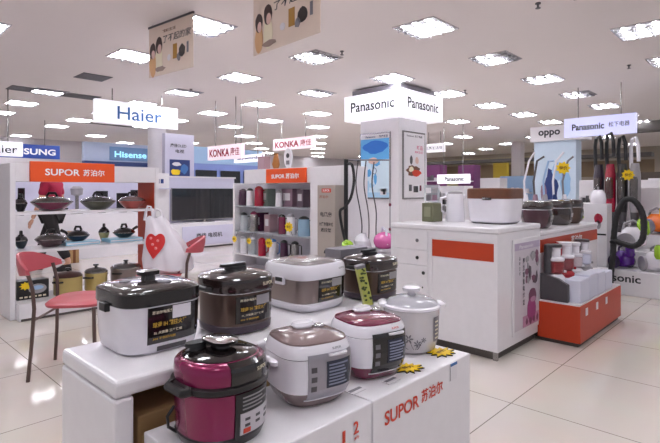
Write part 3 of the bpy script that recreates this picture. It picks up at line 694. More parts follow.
def wtxt(m, rings, s, x, z, wd, ht, mt, off): write(m, s, (0,0,0), XU, Z, wd, ht, mt, .02, lambda px, py: (x+px, fy(rings, x+px, z+py, off), z+py))
def sticker(root, rings, x0, x1, z0, z1, name='label_sticker', lab=None, tab=True, s_=0):
    """dark product sticker with gold and pale words and a lilac corner"""
    m = MB(); patch(m, rings, x0, x1, z0, z1, BLACKG, .0028); o = m.build(name, root, lab)
    m = MB(); m.flat = True; W_, H_ = x1-x0, z1-z0
    wtxt(m, rings, '苏泊尔电压力锅', x0+W_*.28, z0+H_*.86, W_*.42, H_*.09, CREAM, .0036)
    wtxt(m, rings, '球釜 IH 精控火候', x0+W_*.38, z0+H_*.52, W_*.6, H_*.15, GOLD, .0036)
    wtxt(m, rings, '5L 大容量 三年保修', x0+W_*.35, z0+H_*.30, W_*.5, H_*.08, CREAM, .0036)
    wtxt(m, rings, '304 不锈钢内胆', x0+W_*.28, z0+H_*.14, W_*.4, H_*.07, GOLD, .0036)
    vs = [(x0+W_*.99, z0+H_*.02), (x0+W_*.99, z0+H_*.42), (x0+W_*.9, z0+H_*.24), (x0+W_*.62, z0+H_*.02)]
    m.build('sticker_print', o)
    m = MB(); m.flat = True; m.add([(x, fy(rings, x, z, .0036), z) for x, z in vs], [(0, 1, 2, 3)], mat('lilac_ink', 'a8a8d8', .4)); m.build('corner_print', o)
    if tab:
        m = MB(); patch(m, rings, x0+W_*.42, x0+W_*.76, z0+H_*.62, z0+H_*.98, PLASTW if s_ else PLASTG, .0042, 8, 3); m.build('display_window', o)
    return o
def knob(root, z, r, mt=BLACKG, top=CHROME):
    m = MB(); m.loft([(z, r*.8, r*.6, 3), (z+.012, r*.7, r*.5, 3), (z+.014, r*1.15, r*.75, 4), (z+.026, r*1.2, r*.8, 4), (z+.030, r*.9, r*.55, 4)], [mt, mt, mt, top], 28)
    return m.build('lid_knob', root)

def put(lab, name, u, v, z, rz=0): return thing(name, lab, 'cooker', (u, v, z+.001), rz)
# A: white square cooker, black lid
def cookerA(u, v):
    t = put('white square pressure cooker with black lid, nearest on the table', 'pressure_cooker', u, v, TZ); s = .1225
    rb = [(.0, s*.86, s*.86, 4), (.008, s*.93, s*.93, 4.3), (.04, s*.975, s*.975, 4.5), (.135, s, s, 4.5)]
    MB().loft(rb, PLASTW, 56).build('cooker_body', t)
    MB().loft([(.0, s*.8, s*.8, 4), (.006, s*.865, s*.865, 4)], GREYD, 40, True).build('base_ring', t)
    m = MB(); m.loft([(.1355, s*1.005, s*1.005, 4.5), (.138, s*1.025, s*1.025, 4.5), (.172, s*1.02, s*1.02, 4.5), (.176, s*.985, s*.985, 4.4)], BLACKG, 56); m.build('lid_band', t)
    m = MB(); m.loft([(.1762, s*.965, s*.965, 4.3), (.181, s*.93, s*.93, 4), (.188, s*.7, s*.7, 3.4), (.192, s*.3, s*.3, 2.4)], mat('smoky_lid', '3a3434', .12, coat=.7), 56); l = m.build('lid', t)
    for (x, y, r) in ((-.06, .02, .018), (.05, .05, .014), (.02, -.06, .02)): MB().lathe([(r, .184), (r, .1915), (r*.7, .193)], GREYM, 16, x, y).build('steam_valve', l)
    knob(l, .191, .027)
    m = MB(); m.box(-s-.014, -s+.005, -.022, .022, .118, .142, BLACK, .003); m.build('hinge_clip', t)
    sticker(t, rb, -.06, .112, .03, .132, s_=1)
    m = MB(); patch(m, rb, -.03, .06, .006, .02, GREYD, .002, 8, 2); m.build('vent_strip', t)
cookerA(.689, 1.415)
# B: bronze round cooker
def bronze(lab, u, v, s, word, e=2.7, k=1.0):
    t = put(lab, 'pressure_cooker', u, v, TZ)
    rb = [(0, s*.86, s*.86, e), (.02, s*.93, s*.93, e), (.03*k, s*.95, s*.95, e), (.12*k, s*.97, s*.97, e), (.13*k, s*.97, s*.97, e)]
    MB().loft(rb[1:], BRONZE, 48).build('cooker_body', t)
    MB().loft([(0, s*.84, s*.84, e), (.006, s*.95, s*.95, e), (.026, s*.97, s*.97, e), (.03, s*.94, s*.94, e)], mat('plum_base', '3a2c38', .3), 48).build('base_ring', t)
    rl = [(.1305*k, s*1.0, s*1.0, e), (.14*k, s*1.03, s*1.03, e), (.174*k, s*1.0, s*1.0, e), (.181*k, s*.93, s*.93, e), (.191*k, s*.6, s*.6, 2.4), (.195*k, s*.3, s*.3, 2)]
    m = MB(); m.loft(rl, [DARKBR]*3+[mat('smoky_lid', '3a3434', .12, coat=.7)]*2, 48); l = m.build('lid', t)
    m = MB(); m.flat = True; wtxt(m, rl, word, s*.45, .155*k, .05, .011, CREAM, .002); m.build('lettering', l)
    MB().loft([(.129*k, s*.99, s*.99, e), (.1325*k, s*1.015, s*1.015, e)], CHROME, 48).build('trim_ring', l)
    m = MB(); m.loft([(.194*k, s*.3, s*.3, 3), (.204*k, s*.28, s*.28, 3), (.205*k, s*.45, s*.16, 3, -.01), (.214*k, s*.42, s*.14, 3, -.01)], BLACK, 24); m.build('lid_knob', l)
    MB().tube([(-s*.95, -.03, .14*k), (-s*1.12, -.025, .145*k), (-s*1.12, .025, .145*k), (-s*.95, .03, .14*k)], .009, BLACK).build('side_handle', t)
    sticker(t, rb, -s*.6, s*.88, .025*k+.012, .122*k)
bronze('round bronze brown pressure cooker beside the white square cooker', .975, 1.372, .113, 'SUPOR')
bronze('far bronze brown pressure cooker at the right end of the table', 1.653, 1.34, .104, 'SUPOR', 3.2, .95)
# C: taupe square cooker with white lid
def cookerC(u, v):
    t = put('taupe square rice cooker with white lid band, behind the maroon one', 'rice_cooker', u, v, TZ); s = .131
    rb = [(.012, s*.9, s*.9, 4.5), (.05, s*.95, s*.95, 4.6), (.122, s*.97, s*.97, 4.6)]
    MB().loft(rb, TAUPEM, 56).build('cooker_body', t)
    MB().loft([(0, s*.84, s*.84, 4.5), (.012, s*.94, s*.94, 4.5), (.03, s*.975, s*.975, 4.5), (.034, s*.95, s*.95, 4.5)], PLASTW, 48).build('base_ring', t)
    rl = [(.1225, s*1.01, s*1.01, 4.6), (.13, s*1.02, s*1.02, 4.6), (.168, s*.99, s*.99, 4.4), (.177, s*.94, s*.94, 4.2)]
    l = MB().loft(rl, PLASTW, 56).build('lid_band', t)
    MB().loft([(.1772, s*.9, s*.9, 4.2), (.184, s*.8, s*.8, 3.8), (.187, s*.4, s*.4, 3)], mat('taupe_lid_top', '6c6466', .25, coat=.4), 48).build('lid_top', l)
    m = MB(); m.flat = True; wtxt(m, rl, 'SUPOR', s*.55, .155, .035, .007, GREYM, .002); m.build('lettering', l)
    MB().box(-s-.008, -s+.006, -.025, .025, .10, .13, PLASTW, .003).build('latch', t); MB().box(-s-.010, -s+.0, -.02, .02, .112, .128, BLACK, .002).build('latch_button', t)
    sticker(t, rb, -.05, .115, .036, .12)
cookerC(1.352, 1.428)
# F, G: rice cookers on the boxes
def lowcooker(lab, u, v, s, top, base, panel, name):
    t = put(lab, 'rice_cooker', u, v, BZ, math.radians(-15)); e = 3.2
    rb = [(0, s*.72, s*.72, 3), (.012, s*.82, s*.82, 3.2), (.045, s*.96, s*.96, e)]
    MB().loft(rb, base, 52).build('base_ring', t)
    r1 = [(.045, s*.965, s*.965, e), (.09, s*1.0, s*1.0, e), (.137, s*.985, s*.985, e)]
    MB().loft(r1, PLASTW, 52).build('cooker_body', t)
    MB().loft([(.1365, s*.97, s*.97, e), (.1395, s*.97, s*.97, e)], DARKBR, 52).build('seam_ring', t)
    rl = [(.139, s*.985, s*.985, e), (.155, s*.96, s*.96, e), (.170, s*.90, s*.90, e), (.173, s*.88, s*.88, e)]
    l = MB().loft(rl, PLASTW, 52).build('lid_band', t)
    rt = [(.1732, s*.885, s*.885, e), (.177, s*.87, s*.87, e), (.186, s*.65, s*.65, 3), (.19, s*.3, s*.3, 2.5)]
    MB().loft(rt, top, 52).build('lid_top', l)
    m = MB(); m.loft([(.186, .03, .022, 2.5, 0, .03), (.194, .028, .02, 2.5, 0, .03), (.196, .036, .026, 2.5, 0, .03), (.205, .03, .02, 2.5, 0, .03)], PLASTW, 24); m.ball((.045, .01, .192), .016, .014, .008, CHROME); m.build('steam_vent', l)
    full = rb+r1[1:]+rl[1:]
    x0, x1 = -s*.5, s*.84
    m = MB(); patch(m, full, x0, x1, .028, .150, panel, .003, 16, 10); pn = m.build('control_panel', t, 'grey control panel' if panel is SILVER else 'black control panel')
    m = MB(); patch(m, full, x0-.006, x1+.006, .024, .0275, PLASTW, .004, 14, 1); m.build('panel_trim', pn)
    xa, xb = x0+(x1-x0)*.36, x0+(x1-x0)*.9
    m = MB(); patch(m, full, xa, xb, .055, .128, LCD, .005, 10, 6)
    for k in range(7): patch(m, full, xa+.006, xa+(xb-xa)*R.uniform(.6, .92), .062+k*.009, .066+k*.009, LCDL, .006, 6, 1)
    m.build('screen', pn)
    m = MB(); m.flat = True
    for k in range(3): patch(m, full, x0+.008, x0+.024, .052+k*.026, .066+k*.026, GREYM if panel is not SILVER else GREYD, .0045, 3, 2)
    m.build('buttons', pn)
    m = MB(); m.flat = True; wtxt(m, full, 'SUPOR', s*.3, .160, .03, .006, REDINK if top is MAROON else GREYM, .003); m.build('lettering', l)
    MB().loft([(.142, .03, .012, 4, s*.3, fy(full, s*.3, .15)-.001), (.148, .03, .014, 4, s*.3, fy(full, s*.3, .15)-.001)], PLASTW, 20).build('open_button', l)
    # carrying handle lug at the left side
    MB().loft([(.108, .01, .03, 3, -s*.99, 0), (.112, .016, .036, 3, -s*1.0, 0), (.122, .016, .036, 3, -s*1.0, 0), (.126, .01, .03, 3, -s*.99, 0)], PLASTW, 20).build('side_handle', t)
lowcooker('white rice cooker with taupe lid top and grey control panel on the left box', .998, 1.045, .114, TAUPE, TAUPE, SILVER, 'f')
lowcooker('white rice cooker with maroon lid top and black control panel', 1.270, 1.04, .1113, MAROON, MAROON, BLACKG, 'g')
# E: magenta electric pressure cooker
def cookerE(u, v):
    t = put('magenta electric pressure cooker with black lid, nearest to the camera', 'pressure_cooker', u, v, BZ); s = .108; e = 2.3
    rb = [(.012, s*.94, s*.94, e), (.04, s*.97, s*.97, e), (.125, s, s, e)]
    MB().loft(rb, MAGENTA, 52).build('cooker_body', t)
    MB().loft([(0, s*.85, s*.85, e), (.0, s*.9, s*.9, e), (.02, s*.975, s*.975, e), (.024, s*.95, s*.95, e)], BLACK, 48).build('base_ring', t)
    MB().loft([(.1255, s*.99, s*.99, e), (.13, s*1.06, s*1.06, e), (.142, s*1.06, s*1.06, e), (.146, s*.98, s*.98, e)], BLACK, 52).build('rim_band', t)
    rl = [(.1462, s*.99, s*.99, e), (.168, s*1.0, s*1.0, e), (.185, s*.985, s*.985, e), (.193, s*.92, s*.92, e), (.197, s*.82, s*.82, e)]
    m = MB(); m.loft(rl, MAGENTA, 52); l = m.build('lid_band', t)
    m = MB(); m.loft([(.198, s*.82, s*.82, e), (.204, s*.7, s*.7, e), (.209, s*.35, s*.35, 2)], BLACKG, 44); m.build('lid_top', l)
    m = MB(); m.loft([(.207, .02, .03, 2.5), (.22, .018, .026, 2.5), (.2205, .034, .045, 3), (.229, .036, .048, 3), (.232, .025, .036, 3)], [BLACK, BLACK, BLACK, CHROME], 28); m.build('lid_knob', l)
    m = MB(); m.loft([(.205, .022, .016, 2.5, -.045, .03), (.216, .02, .015, 2.5, -.045, .03), (.217, .03, .018, 2.5, -.05, .03), (.225, .028, .016, 2.5, -.05, .03)], BLACK, 20); m.build('pressure_valve', l)
    full = rb+rl
    # black front stripe over body, rim and lid, control panel below
    m = MB(); patch(m, rb, -.03, s*.93, .02, .1245, BLACK, .004, 14, 4); fp = m.build('front_panel', t, 'black front panel')
    m = MB(); patch(m, rl, -.04, s*.9, .147, .196, BLACKG, .004, 14, 5); fl = m.build('lid_front', l, 'black front of the lid')
    m = MB(); m.flat = True; wtxt(m, rl, 'SUPOR', s*.45, .172, .036, .009, CREAM, .0055); m.build('lettering', fl)
    m = MB(); patch(m, rb, -.018, s*.88, .028, .078, mat('pale_panel', 'c4bec4', .4), .0065, 12, 3)
    for q in range(3):
        for k in range(2): patch(m, rb, -.006+q*.032, .008+q*.032, .046+k*.014, .052+k*.014, GREYD, .0078, 3, 1)
    patch(m, rb, -.01, .01, .031, .042, REDINK, .0078, 3, 1); m.build('button_panel', fp, 'silver button panel')
    m = MB()
    for k in range(4): patch(m, rb, -.012, .05+.02*(k % 2), .086+k*.009, .0885+k*.009, PLASTG, .0062, 8, 1)
    m.build('panel_print', fp)
    for sgn in (-1, 1):
        MB().tube([(sgn*s*.98, -.042, .138), (sgn*(s+.014), -.032, .135), (sgn*(s+.015), .032, .135), (sgn*s*.98, .042, .138)], .011, BLACK, 10).build('side_handle', t)
    MB().tube([(-s*.9, .05, .075), (-s-.008, .05, .055), (-s-.006, .048, .03), (-s*.86, .045, .012)], .004, BLACK, 6).build('power_cord', t)
cookerE(.697, 1.045)
# H: white pot with flower print
def cookerH(u, v):
    t = put('round white electric stew pot with dark flower print and glass lid', 'stew_pot', u, v, BZ, math.radians(-50)); s = .1045
    rb = [(0, s*.72, s*.72, 2), (.01, s*.85, s*.85, 2), (.05, s*.96, s*.96, 2), (.14, s*1.0, s*1.0, 2), (.158, s*1.01, s*1.01, 2)]
    MB().loft(rb, mat('pale_grey_glaze', 'd2cdd0', .2, coat=.4), 48).build('pot_body', t)
    MB().loft([(.156, s*1.0, s*1.0, 2), (.160, s*1.05, s*1.05, 2), (.168, s*1.05, s*1.05, 2), (.172, s*.98, s*.98, 2)], PLASTW, 48).build('rim_ring', t)
    l = MB().loft([(.172, s*.97, s*.97, 2), (.188, s*.8, s*.8, 2), (.198, s*.5, s*.5, 2), (.201, s*.2, s*.2, 2)], mat('milky_glass', 'c6c4cc', .08, alpha=.75, coat=.6, var=0), 40).build('lid', t)
    m = MB(); m.lathe([(.014, .2), (.014, .214), (.032, .217), (.034, .229), (.024, .236)], PLASTW, 22); m.build('lid_knob', l)
    for sx in (-1, 1):
        m = MB(); m.loft([(.162, .015, .04, 3, sx*s*1.05, 0), (.174, .017, .04, 3, sx*s*1.05, 0), (.18, .01, .03, 3, sx*s*1.02, 0)], PLASTW, 20); m.build('side_handle', t)
    m = MB(); rr2 = random.Random(3)
    for (cx, cz, q) in ((-.02, .062, 1.2), (.012, .045, 1.0), (-.045, .045, .8), (.035, .058, .7)):
        for k in range(6):
            a_ = 2*PI*k/6+cx*50; px, pz = cx+.0085*q*math.cos(a_), cz+.0085*q*math.sin(a_)
            pts = []
            for b2 in range(8):
                e1, e2 = .0065*q*math.cos(b2*PI/4), .0028*q*math.sin(b2*PI/4)
                pts.append((px+e1*math.cos(a_)-e2*math.sin(a_), pz+e1*math.sin(a_)+e2*math.cos(a_)))
            m.add([(x, fy(rb, x, z, .0015), z) for x, z in pts], [tuple(range(8))], GREYM)
    for (x0_, x1_, zz) in ((-.02, .0, .06), (.012, .005, .045), (-.045, -.02, .045), (.035, .01, .058)):
        pts = [(x0_+(x1_-x0_)*i/5, zz+(.022-zz)*i/5+.003*math.sin(i*1.3)) for i in range(6)]
        m.tube([(x, fy(rb, x, z, .001), z) for x, z in pts], .0011, GREYD, 4)
    m.flat = True; m.build('flower_print', t, 'dark flower print')
    m = MB(); patch(m, rb, s*.70, s*.93, .045, .135, GREYM, .003, 5, 5); cp = m.build('control_strip', t, 'grey control strip')
    m = MB()
    for k in range(5): patch(m, rb, s*.76, s*.88, .055+k*.015, .060+k*.015, CREAM, .0042, 3, 1)
    m.build('strip_marks', cp)
cookerH(1.56, 1.062)
t = thing('grey_carton', 'dark carton with grey lid on the table behind the far bronze cooker', 'carton', (1.60, 1.462, TZ+.001))
MB().box(0, .18, 0, .09, 0, .155, mat('dark_umber_card', '3a3232', .6), .003).build('carton_body', t); MB().box(-.004, .184, -.004, .094, .156, .195, GREYM, .004).build('carton_lid', t)
# leaf-pattern strip carton between the cookers
p = Vector((1.512, 1.235, TZ+.005)); t = thing('slim_carton', 'slim upright carton with yellow-green leaf pattern beside the far bronze cooker', 'carton', p, -.6); t.rotation_euler.y = -.22
MB().box(-.017, .017, -.02, .02, 0, .16, mat('leaf_yellow', 'bcc060', .5), .002).build('carton_body', t)
m = MB()
for k in range(26): blob(m, R.uniform(-.012, .012), R.uniform(.01, .148), .005, .004, -.0203-.0001*k, mat('leaf_green', '3c4a20', .5), 8, .3)
m.build('leaf_print', t); MB().box(-.0175, .0175, -.0205, .0205, .15, .162, GREYM).build('top_band', t)

# ------------------------------------------------------------------ white counter with red stripe
KU0, KU1, KV0, KV1, KZ = 3.14, 3.875, 1.448, 2.33, .893
ct = thing('display_counter', 'white display counter with red stripe panel carrying the wood-lid cooker', 'counter', (KU0, KV0, 0))
D, L = KU1-KU0, KV1-KV0
MB().box(0, D, 0, L, .06, KZ-.04, WHITE).build('counter_body', ct)
MB().box(.03, D-.03, .03, L-.03, 0, .06, TILEDK).build('toe_kick', ct)
MB().box(-.006, D+.004, -.006, L+.004, KZ-.0395, KZ, WHITE, .012, 3).build('worktop', ct)
m = MB(); m.box(-.0065, -.0005, .0, .025, .065, KZ-.045, WHITE); m.box(-.0065, -.0005, .505, .53, .065, KZ-.045, WHITE); m.box(-.0065, -.0005, .025, .505, .80, KZ-.045, WHITE); m.build('front_frame', ct)
MB().box(-.003, -.0004, .026, .504, .665, .787, REDO).build('stripe_panel', ct, 'red stripe panel')
for k, (z0, z1) in enumerate(((.70, .84), (.585, .695), (.07, .58))):
    d_ = MB().box(-.008, -.0005, .54, L-.005, z0, z1, WHITE, .002).build('drawer_front' if k < 2 else 'cabinet_door', ct)
    m = MB(); hx0 = (.63, .63, .575)[k]; hz = ((z0+z1)/2, (z0+z1)/2, z1-.05)[k]; m.ball((-.012, hx0, hz), .006, .014, .014, BLACK if k else GREYM, 12, 6); m.build('knob', d_)
MB().ball((-.004, .585, .42), .005, .013, .013, BLACK, 12, 6).build('lock', ct)
MB().box(.01, .03, .01, .04, 0, .0595, STEEL).build('foot', ct)
a, b_ = .235, .69
sp = thing('counter_poster', 'poster strip with plum flowers and pink pot on the end of the white counter', 'poster', (KU0, KV0, 0))
MB().box(a-.02, b_+.02, -.012, -.0008, .12, .80, WHITE, .002).build('poster_frame', sp)
m = MB(); y = -.0125; rect(m, a, b_, .15, .77, y, mat('poster_mauve_white', 'cdc4cc', .4)); y -= .002
rect(m, a, b_, .72, .77, y, mat('poster_lilac', 'b4a4bc', .4))
PM = mat('plum_print', '7c4c64', .5); PD = mat('grey_print', '5c5058', .5); PK = mat('pink_print', 'c090ac', .5)
for k in range(16): blob(m, b_-.15+R.uniform(-.1, .12), .57+R.uniform(-.1, .1), R.uniform(.015, .045), R.uniform(.02, .04), y-.0003*k, (PD, PM, PLASTG)[k % 3], 10, .3)
blob(m, b_-.14, .36, .07, .06, y, PM, 14, .1); blob(m, b_-.16, .27, .08, .09, y-.002, mat('magenta_print', 'a04c80', .5), 16, .05); blob(m, b_-.14, .34, .05, .02, y-.005, PK, 12)
rect(m, a+.14, b_-.02, .155, .235, y, PK)
for k in range(4): blob(m, b_-.25+k*.065, .19, .018, .025, y-.003, PM, 8, .3)
m.build('poster_print', sp)
m = MB(); m.flat = True
for k, ch in enumerate('养生智能电炖盅'): write(m, ch, (a+.15, y-.003, .64-k*.05), XU, Z, .035, .04, DKINK)
for k, ch in enumerate('品味生活'): write(m, ch, (a+.08, y-.003, .66-k*.035), XU, Z, .022, .026, DKINK)
write(m, 'Panasonic', (a+.2, y-.003, .742), XU, Z, .25, .025, WHITE2); m.build('lettering', sp)
# things on the counter
t = put('big white rice cooker with brown wooden lid on the red-striped counter', 'rice_cooker', 3.64, 1.70, KZ); s = .172
rb = [(.004, s*.82, s*.82, 5), (.02, s*.92, s*.92, 5.5), (.19, s, s, 6)]
MB().loft(rb, PLASTW, 56).build('cooker_body', t); MB().loft([(0, s*.8, s*.8, 5), (.008, s*.86, s*.86, 5)], GREYD, 40).build('base_ring', t)
MB().loft([(.191, s*1.01, s*1.01, 6), (.262, s*1.0, s*1.0, 6), (.27, s*.96, s*.96, 5.5)], WOOD, 56).build('lid', t)
MB().box(-s-.012, -s+.006, -.05, .02, .18, .20, DARKBR, .004).build('latch', t)
t = thing('electric_kettle', 'tall white electric jug with handle on the red-striped counter', 'kettle', (3.61, 2.03, KZ+.001), 2.2)
MB().loft([(0, .075, .075, 2.6), (.02, .076, .076, 2.6), (.21, .066, .066, 2.6), (.225, .06, .06, 2.6)], PLASTW, 32).build('jug_body', t)
MB().loft([(.226, .062, .062, 2.6), (.24, .058, .058, 2.6), (.248, .04, .04, 2.2)], PLASTG, 32).build('lid', t)
MB().tube([(.06, 0, .2), (.11, 0, .19), (.115, 0, .09), (.07, 0, .06)], .011, PLASTW).build('handle', t); MB().tube([(-.06, 0, .19), (-.085, 0, .215)], [.02, .012], PLASTW).build('spout', t)
t = MB(); t.box(-.075, .075, -.05, .05, 0, .15, OLIVE, .003); t.box(-.0755, -.075, -.03, .03, .04, .12, mat('olive_pale', '8a8a70', .6)); t.build('gift_box', None, 'olive green box on the left end of the red-striped counter', 'box', loc=(3.48, 2.165, KZ+.001), rotz=0)
t = thing('picture_card', 'clear acrylic card holder with small pictures behind the olive box', 'card holder', (3.63, 2.262, KZ+.001), -PI/2+.2)
MB().box(-.07, .07, -.004, .004, .015, .30, GLASS).build('acrylic_sheet', t); MB().box(-.075, .075, -.03, .03, 0, .014, GLASS).build('base', t)
m = MB()
for k in range(4): rect(m, -.05+.055*(k % 2), -.005+.055*(k % 2), .17+.06*(k//2), .215+.06*(k//2), -.0045, (GREYM, MAUVE, WHITE2, PLASTG)[k])
m.build('picture_print', t)

# ------------------------------------------------------------------ second counter with round cookers
c2t = thing('display_counter', 'white counter with red band behind the red juicer stand', 'counter', (3.9, 1.455, 0))
MB().box(0, 1.5, 0, .75, .06, .79, WHITE).build('counter_body', c2t); MB().box(.02, 1.48, .03, .73, 0, .06, TILEDK).build('toe_kick', c2t); MB().box(0, 1.505, -.008, .755, .7905, .825, WHITE, .01).build('worktop', c2t)
MB().box(.0, 1.48, -.007, -.0005, .66, .76, REDO).build('band', c2t, 'red-orange band')
m = MB(); m.flat = True; write(m, '苏泊尔', (.85, -.0085, .71), XU, Z, .3, .07, WL); m.build('lettering', c2t)
for (u, v, s, lab, mt) in ((4.265, 1.62, .125, 'dark brown round cooker with dark red flank, nearest on the far counter', mat('dark_red_brown', '42202a', .22, coat=.4)), (4.80, 1.63, .125, 'dark brown round cooker in the middle of the far counter', DARKBR), (5.15, 1.64, .125, 'dark brown round cooker farthest along the far counter', BRONZE)):
    t = thing('round_cooker', lab, 'cooker', (u, v, .826), 0, 'round cookers on the far counter')
    MB().loft([(0, s*.7, s*.7, 2.4), (.03, s*.92, s*.92, 2.4), (.11, s*1.0, s*1.0, 2.4), (.16, s*.95, s*.95, 2.4)], mt, 36).build('cooker_body', t)
    MB().loft([(.161, s*.98, s*.98, 2.4), (.19, s*1.0, s*1.0, 2.4), (.225, s*.85, s*.85, 2.4), (.235, s*.5, s*.5, 2.2)], DARKBR, 36).build('lid', t)
    MB().loft([(.155, s*.97, s*.97, 2.4), (.1605, s*1.0, s*1.0, 2.4)], CHROME, 36).build('trim_ring', t)
    rr3 = [(0, s*.7, s*.7, 2.4), (.03, s*.92, s*.92, 2.4), (.11, s, s, 2.4), (.16, s*.95, s*.95, 2.4)]
    m = MB(); patch(m, rr3, -s*.3, s*.75, .05, .14, BLACKG, .003); patch(m, rr3, -s*.1, s*.5, .075, .11, PLASTG, .0045); m.build('control_panel', t)
# white sticks display (hand vacuum rack) on far counter's rear: posts, hoses
a = atd(545, 200, 5.6)
t = thing('stick_rack', 'white rack of slim stick cleaners rising behind the round cookers', 'display rack', (a.x, a.y, 0), ANG)
MB().box(-.2, .2, -.28, .28, 0, .9, WHITE2, .01).build('rack_base', t)
for k in range(5):
    y0 = .22-.11*k; MB().tube([(0, y0, .9), (.0, y0+.02, 1.25), (-.02, y0-.03+.02*(k % 2), 1.48), (-.05, y0-.08, 1.58-.05*(k % 3))], .012, (PLASTW, GREYD, LBLUE, PLASTW, GREYM)[k]).build('stick_tube', t)
    MB().loft([(.9, .03, .03, 2.5, 0, y0), (1.0, .04, .035, 2.5, 0, y0), (1.1, .02, .02, 2.5, 0, y0)], (PLASTW, MAUVE, PLASTG, NAVY, PLASTW)[k], 16).build('motor_unit', t)
def burst(lab, p, r, name='burst_tag', facing=ANG, stem=None):
    t = thing(name, lab, 'price tag', p, facing-PI/2, 'yellow burst tags on stems')
    m = MB(); m.prism([((r if k % 2 == 0 else r*.72)*math.cos(k*PI/9), (r if k % 2 == 0 else r*.72)*.85*math.sin(k*PI/9)) for k in range(18)], (0, 0, 0), XU, Z, .004, YELLOW); m.build('tag_face', t)
    m = MB(); m.flat = True; write(m, '特价', (0, -.006, 0), XU, Z, r*1.0, r*.5, BROWNI); m.build('lettering', t)
    if stem: MB().tube([(0, .002, -r*.6), (0, .002, -stem)], .004, GREYM, 6).build('stem', t)
p = atd(563, 168, 5.3); burst('yellow burst tag on a tall stem above the round cookers', p, .085, stem=p.z-.84)

# ------------------------------------------------------------------ red juicer stand
js = thing('display_stand', 'low red display stand carrying the juicers', 'display stand', (3.82, 1.14, 0))
MB().box(0, 1.13, 0, .305, .03, .30, REDO, .004).build('stand_body', js); MB().box(.02, 1.11, .02, .29, 0, .03, TILEDK).build('toe_kick', js); MB().box(.006, 1.124, .006, .299, .3005, .312, WHITE).build('top_sheet', js)
for k in range(3): MB().box(.12+.26*k, .17+.26*k, -.004, -.0005, .215, .27, WHITE2).build('price_card', js)
wd_ = thing('wedge_riser', 'dark grey sloped riser on the left end of the red stand', 'riser', (3.835, 1.16, .3135))
MB().prism([(0, 0), (.20, 0), (.20, .13), (.13, .17), (.0, .20)], (.035, .27, 0), -YV, Z, .035, GREYD).build('riser_body', wd_)
blocks = []
for k, (x0, wx, h_) in enumerate(((.06, .22, .165), (.29, .2, .18), (.50, .2, .17), (.71, .2, .15))):
    MB().box(0, wx, 0, .115, 0, h_, FROST, .006).build('acrylic_block', None, ('frosted white acrylic block on the red stand nearest the dark riser', 'frosted white acrylic block on the red stand, second from the riser', 'frosted white acrylic block on the red stand, third from the riser', 'frosted white acrylic block at the right end of the red stand')[k], 'acrylic block', 'frosted blocks on the red stand', loc=(3.82+x0, 1.155, .3135))
MB().box(0, .98, 0, .155, 0, .135, WHITE2, .004).build('white_riser', None, 'long white riser under the juicers on the red stand', 'riser', loc=(3.88, 1.28, .3135))
def juicer(lab, u, v, z, body, jar, k, rz, blackTop):
    t = thing('juicer', lab, 'juicer', (u, v, z), rz, 'slow juicers on the red stand'); s = k
    MB().loft([(0, .075*s, .09*s, 3), (.03*s, .075*s, .09*s, 3), (.06*s, .05*s, .06*s, 3)], body, 28).build('base', t)
    MB().loft([(.061*s, .035*s, .045*s, 3, .07*s), (.2*s, .03*s, .045*s, 3, .075*s), (.33*s, .03*s, .04*s, 3, .07*s)], GREYD if blackTop else body, 24).build('motor_column', t)
    MB().lathe([(.05*s, .062*s), (.068*s, .08*s), (.07*s, .17*s), (.06*s, .18*s)], jar, 28).build('juice_jar', t)
    MB().lathe([(.072*s, .181*s), (.075*s, .2*s), (.06*s, .215*s), (.04*s, .22*s), (.04*s, .29*s), (.05*s, .3*s), (.05*s, .305*s)], [PLASTW]*6, 28).build('feed_tube', t)
    MB().loft([(.306*s, .065*s, .055*s, 3, .02*s), (.33*s, .07*s, .06*s, 3, .02*s), (.335*s, .06*s, .05*s, 3, .02*s)], GREYD if blackTop else PLASTW, 24).build('hopper_lid', t)
    MB().tube([(-.06*s, -.03*s, .08*s), (-.1*s, -.04*s, .075*s)], .013*s, body).build('spout', t)
juicer('juicer with dark column and rosy jar on the block nearest the riser', 3.97, 1.36, .4495, PLASTW, REDG, .84, 2.2, True)
juicer('white-topped juicer with red body on the second block', 4.20, 1.36, .4495, REDP, REDG, .84, 2.2, False)
juicer('white juicer with pale jar on the third block', 4.43, 1.36, .4495, PLASTW, mat('pale_jar', 'd8c8cc', .1, alpha=.8, coat=.4, var=0), .78, 2.2, False)
juicer('juicer with black top at the right end of the red stand', 4.67, 1.36, .4495, PLASTG, FROST, .8, 2.2, True)

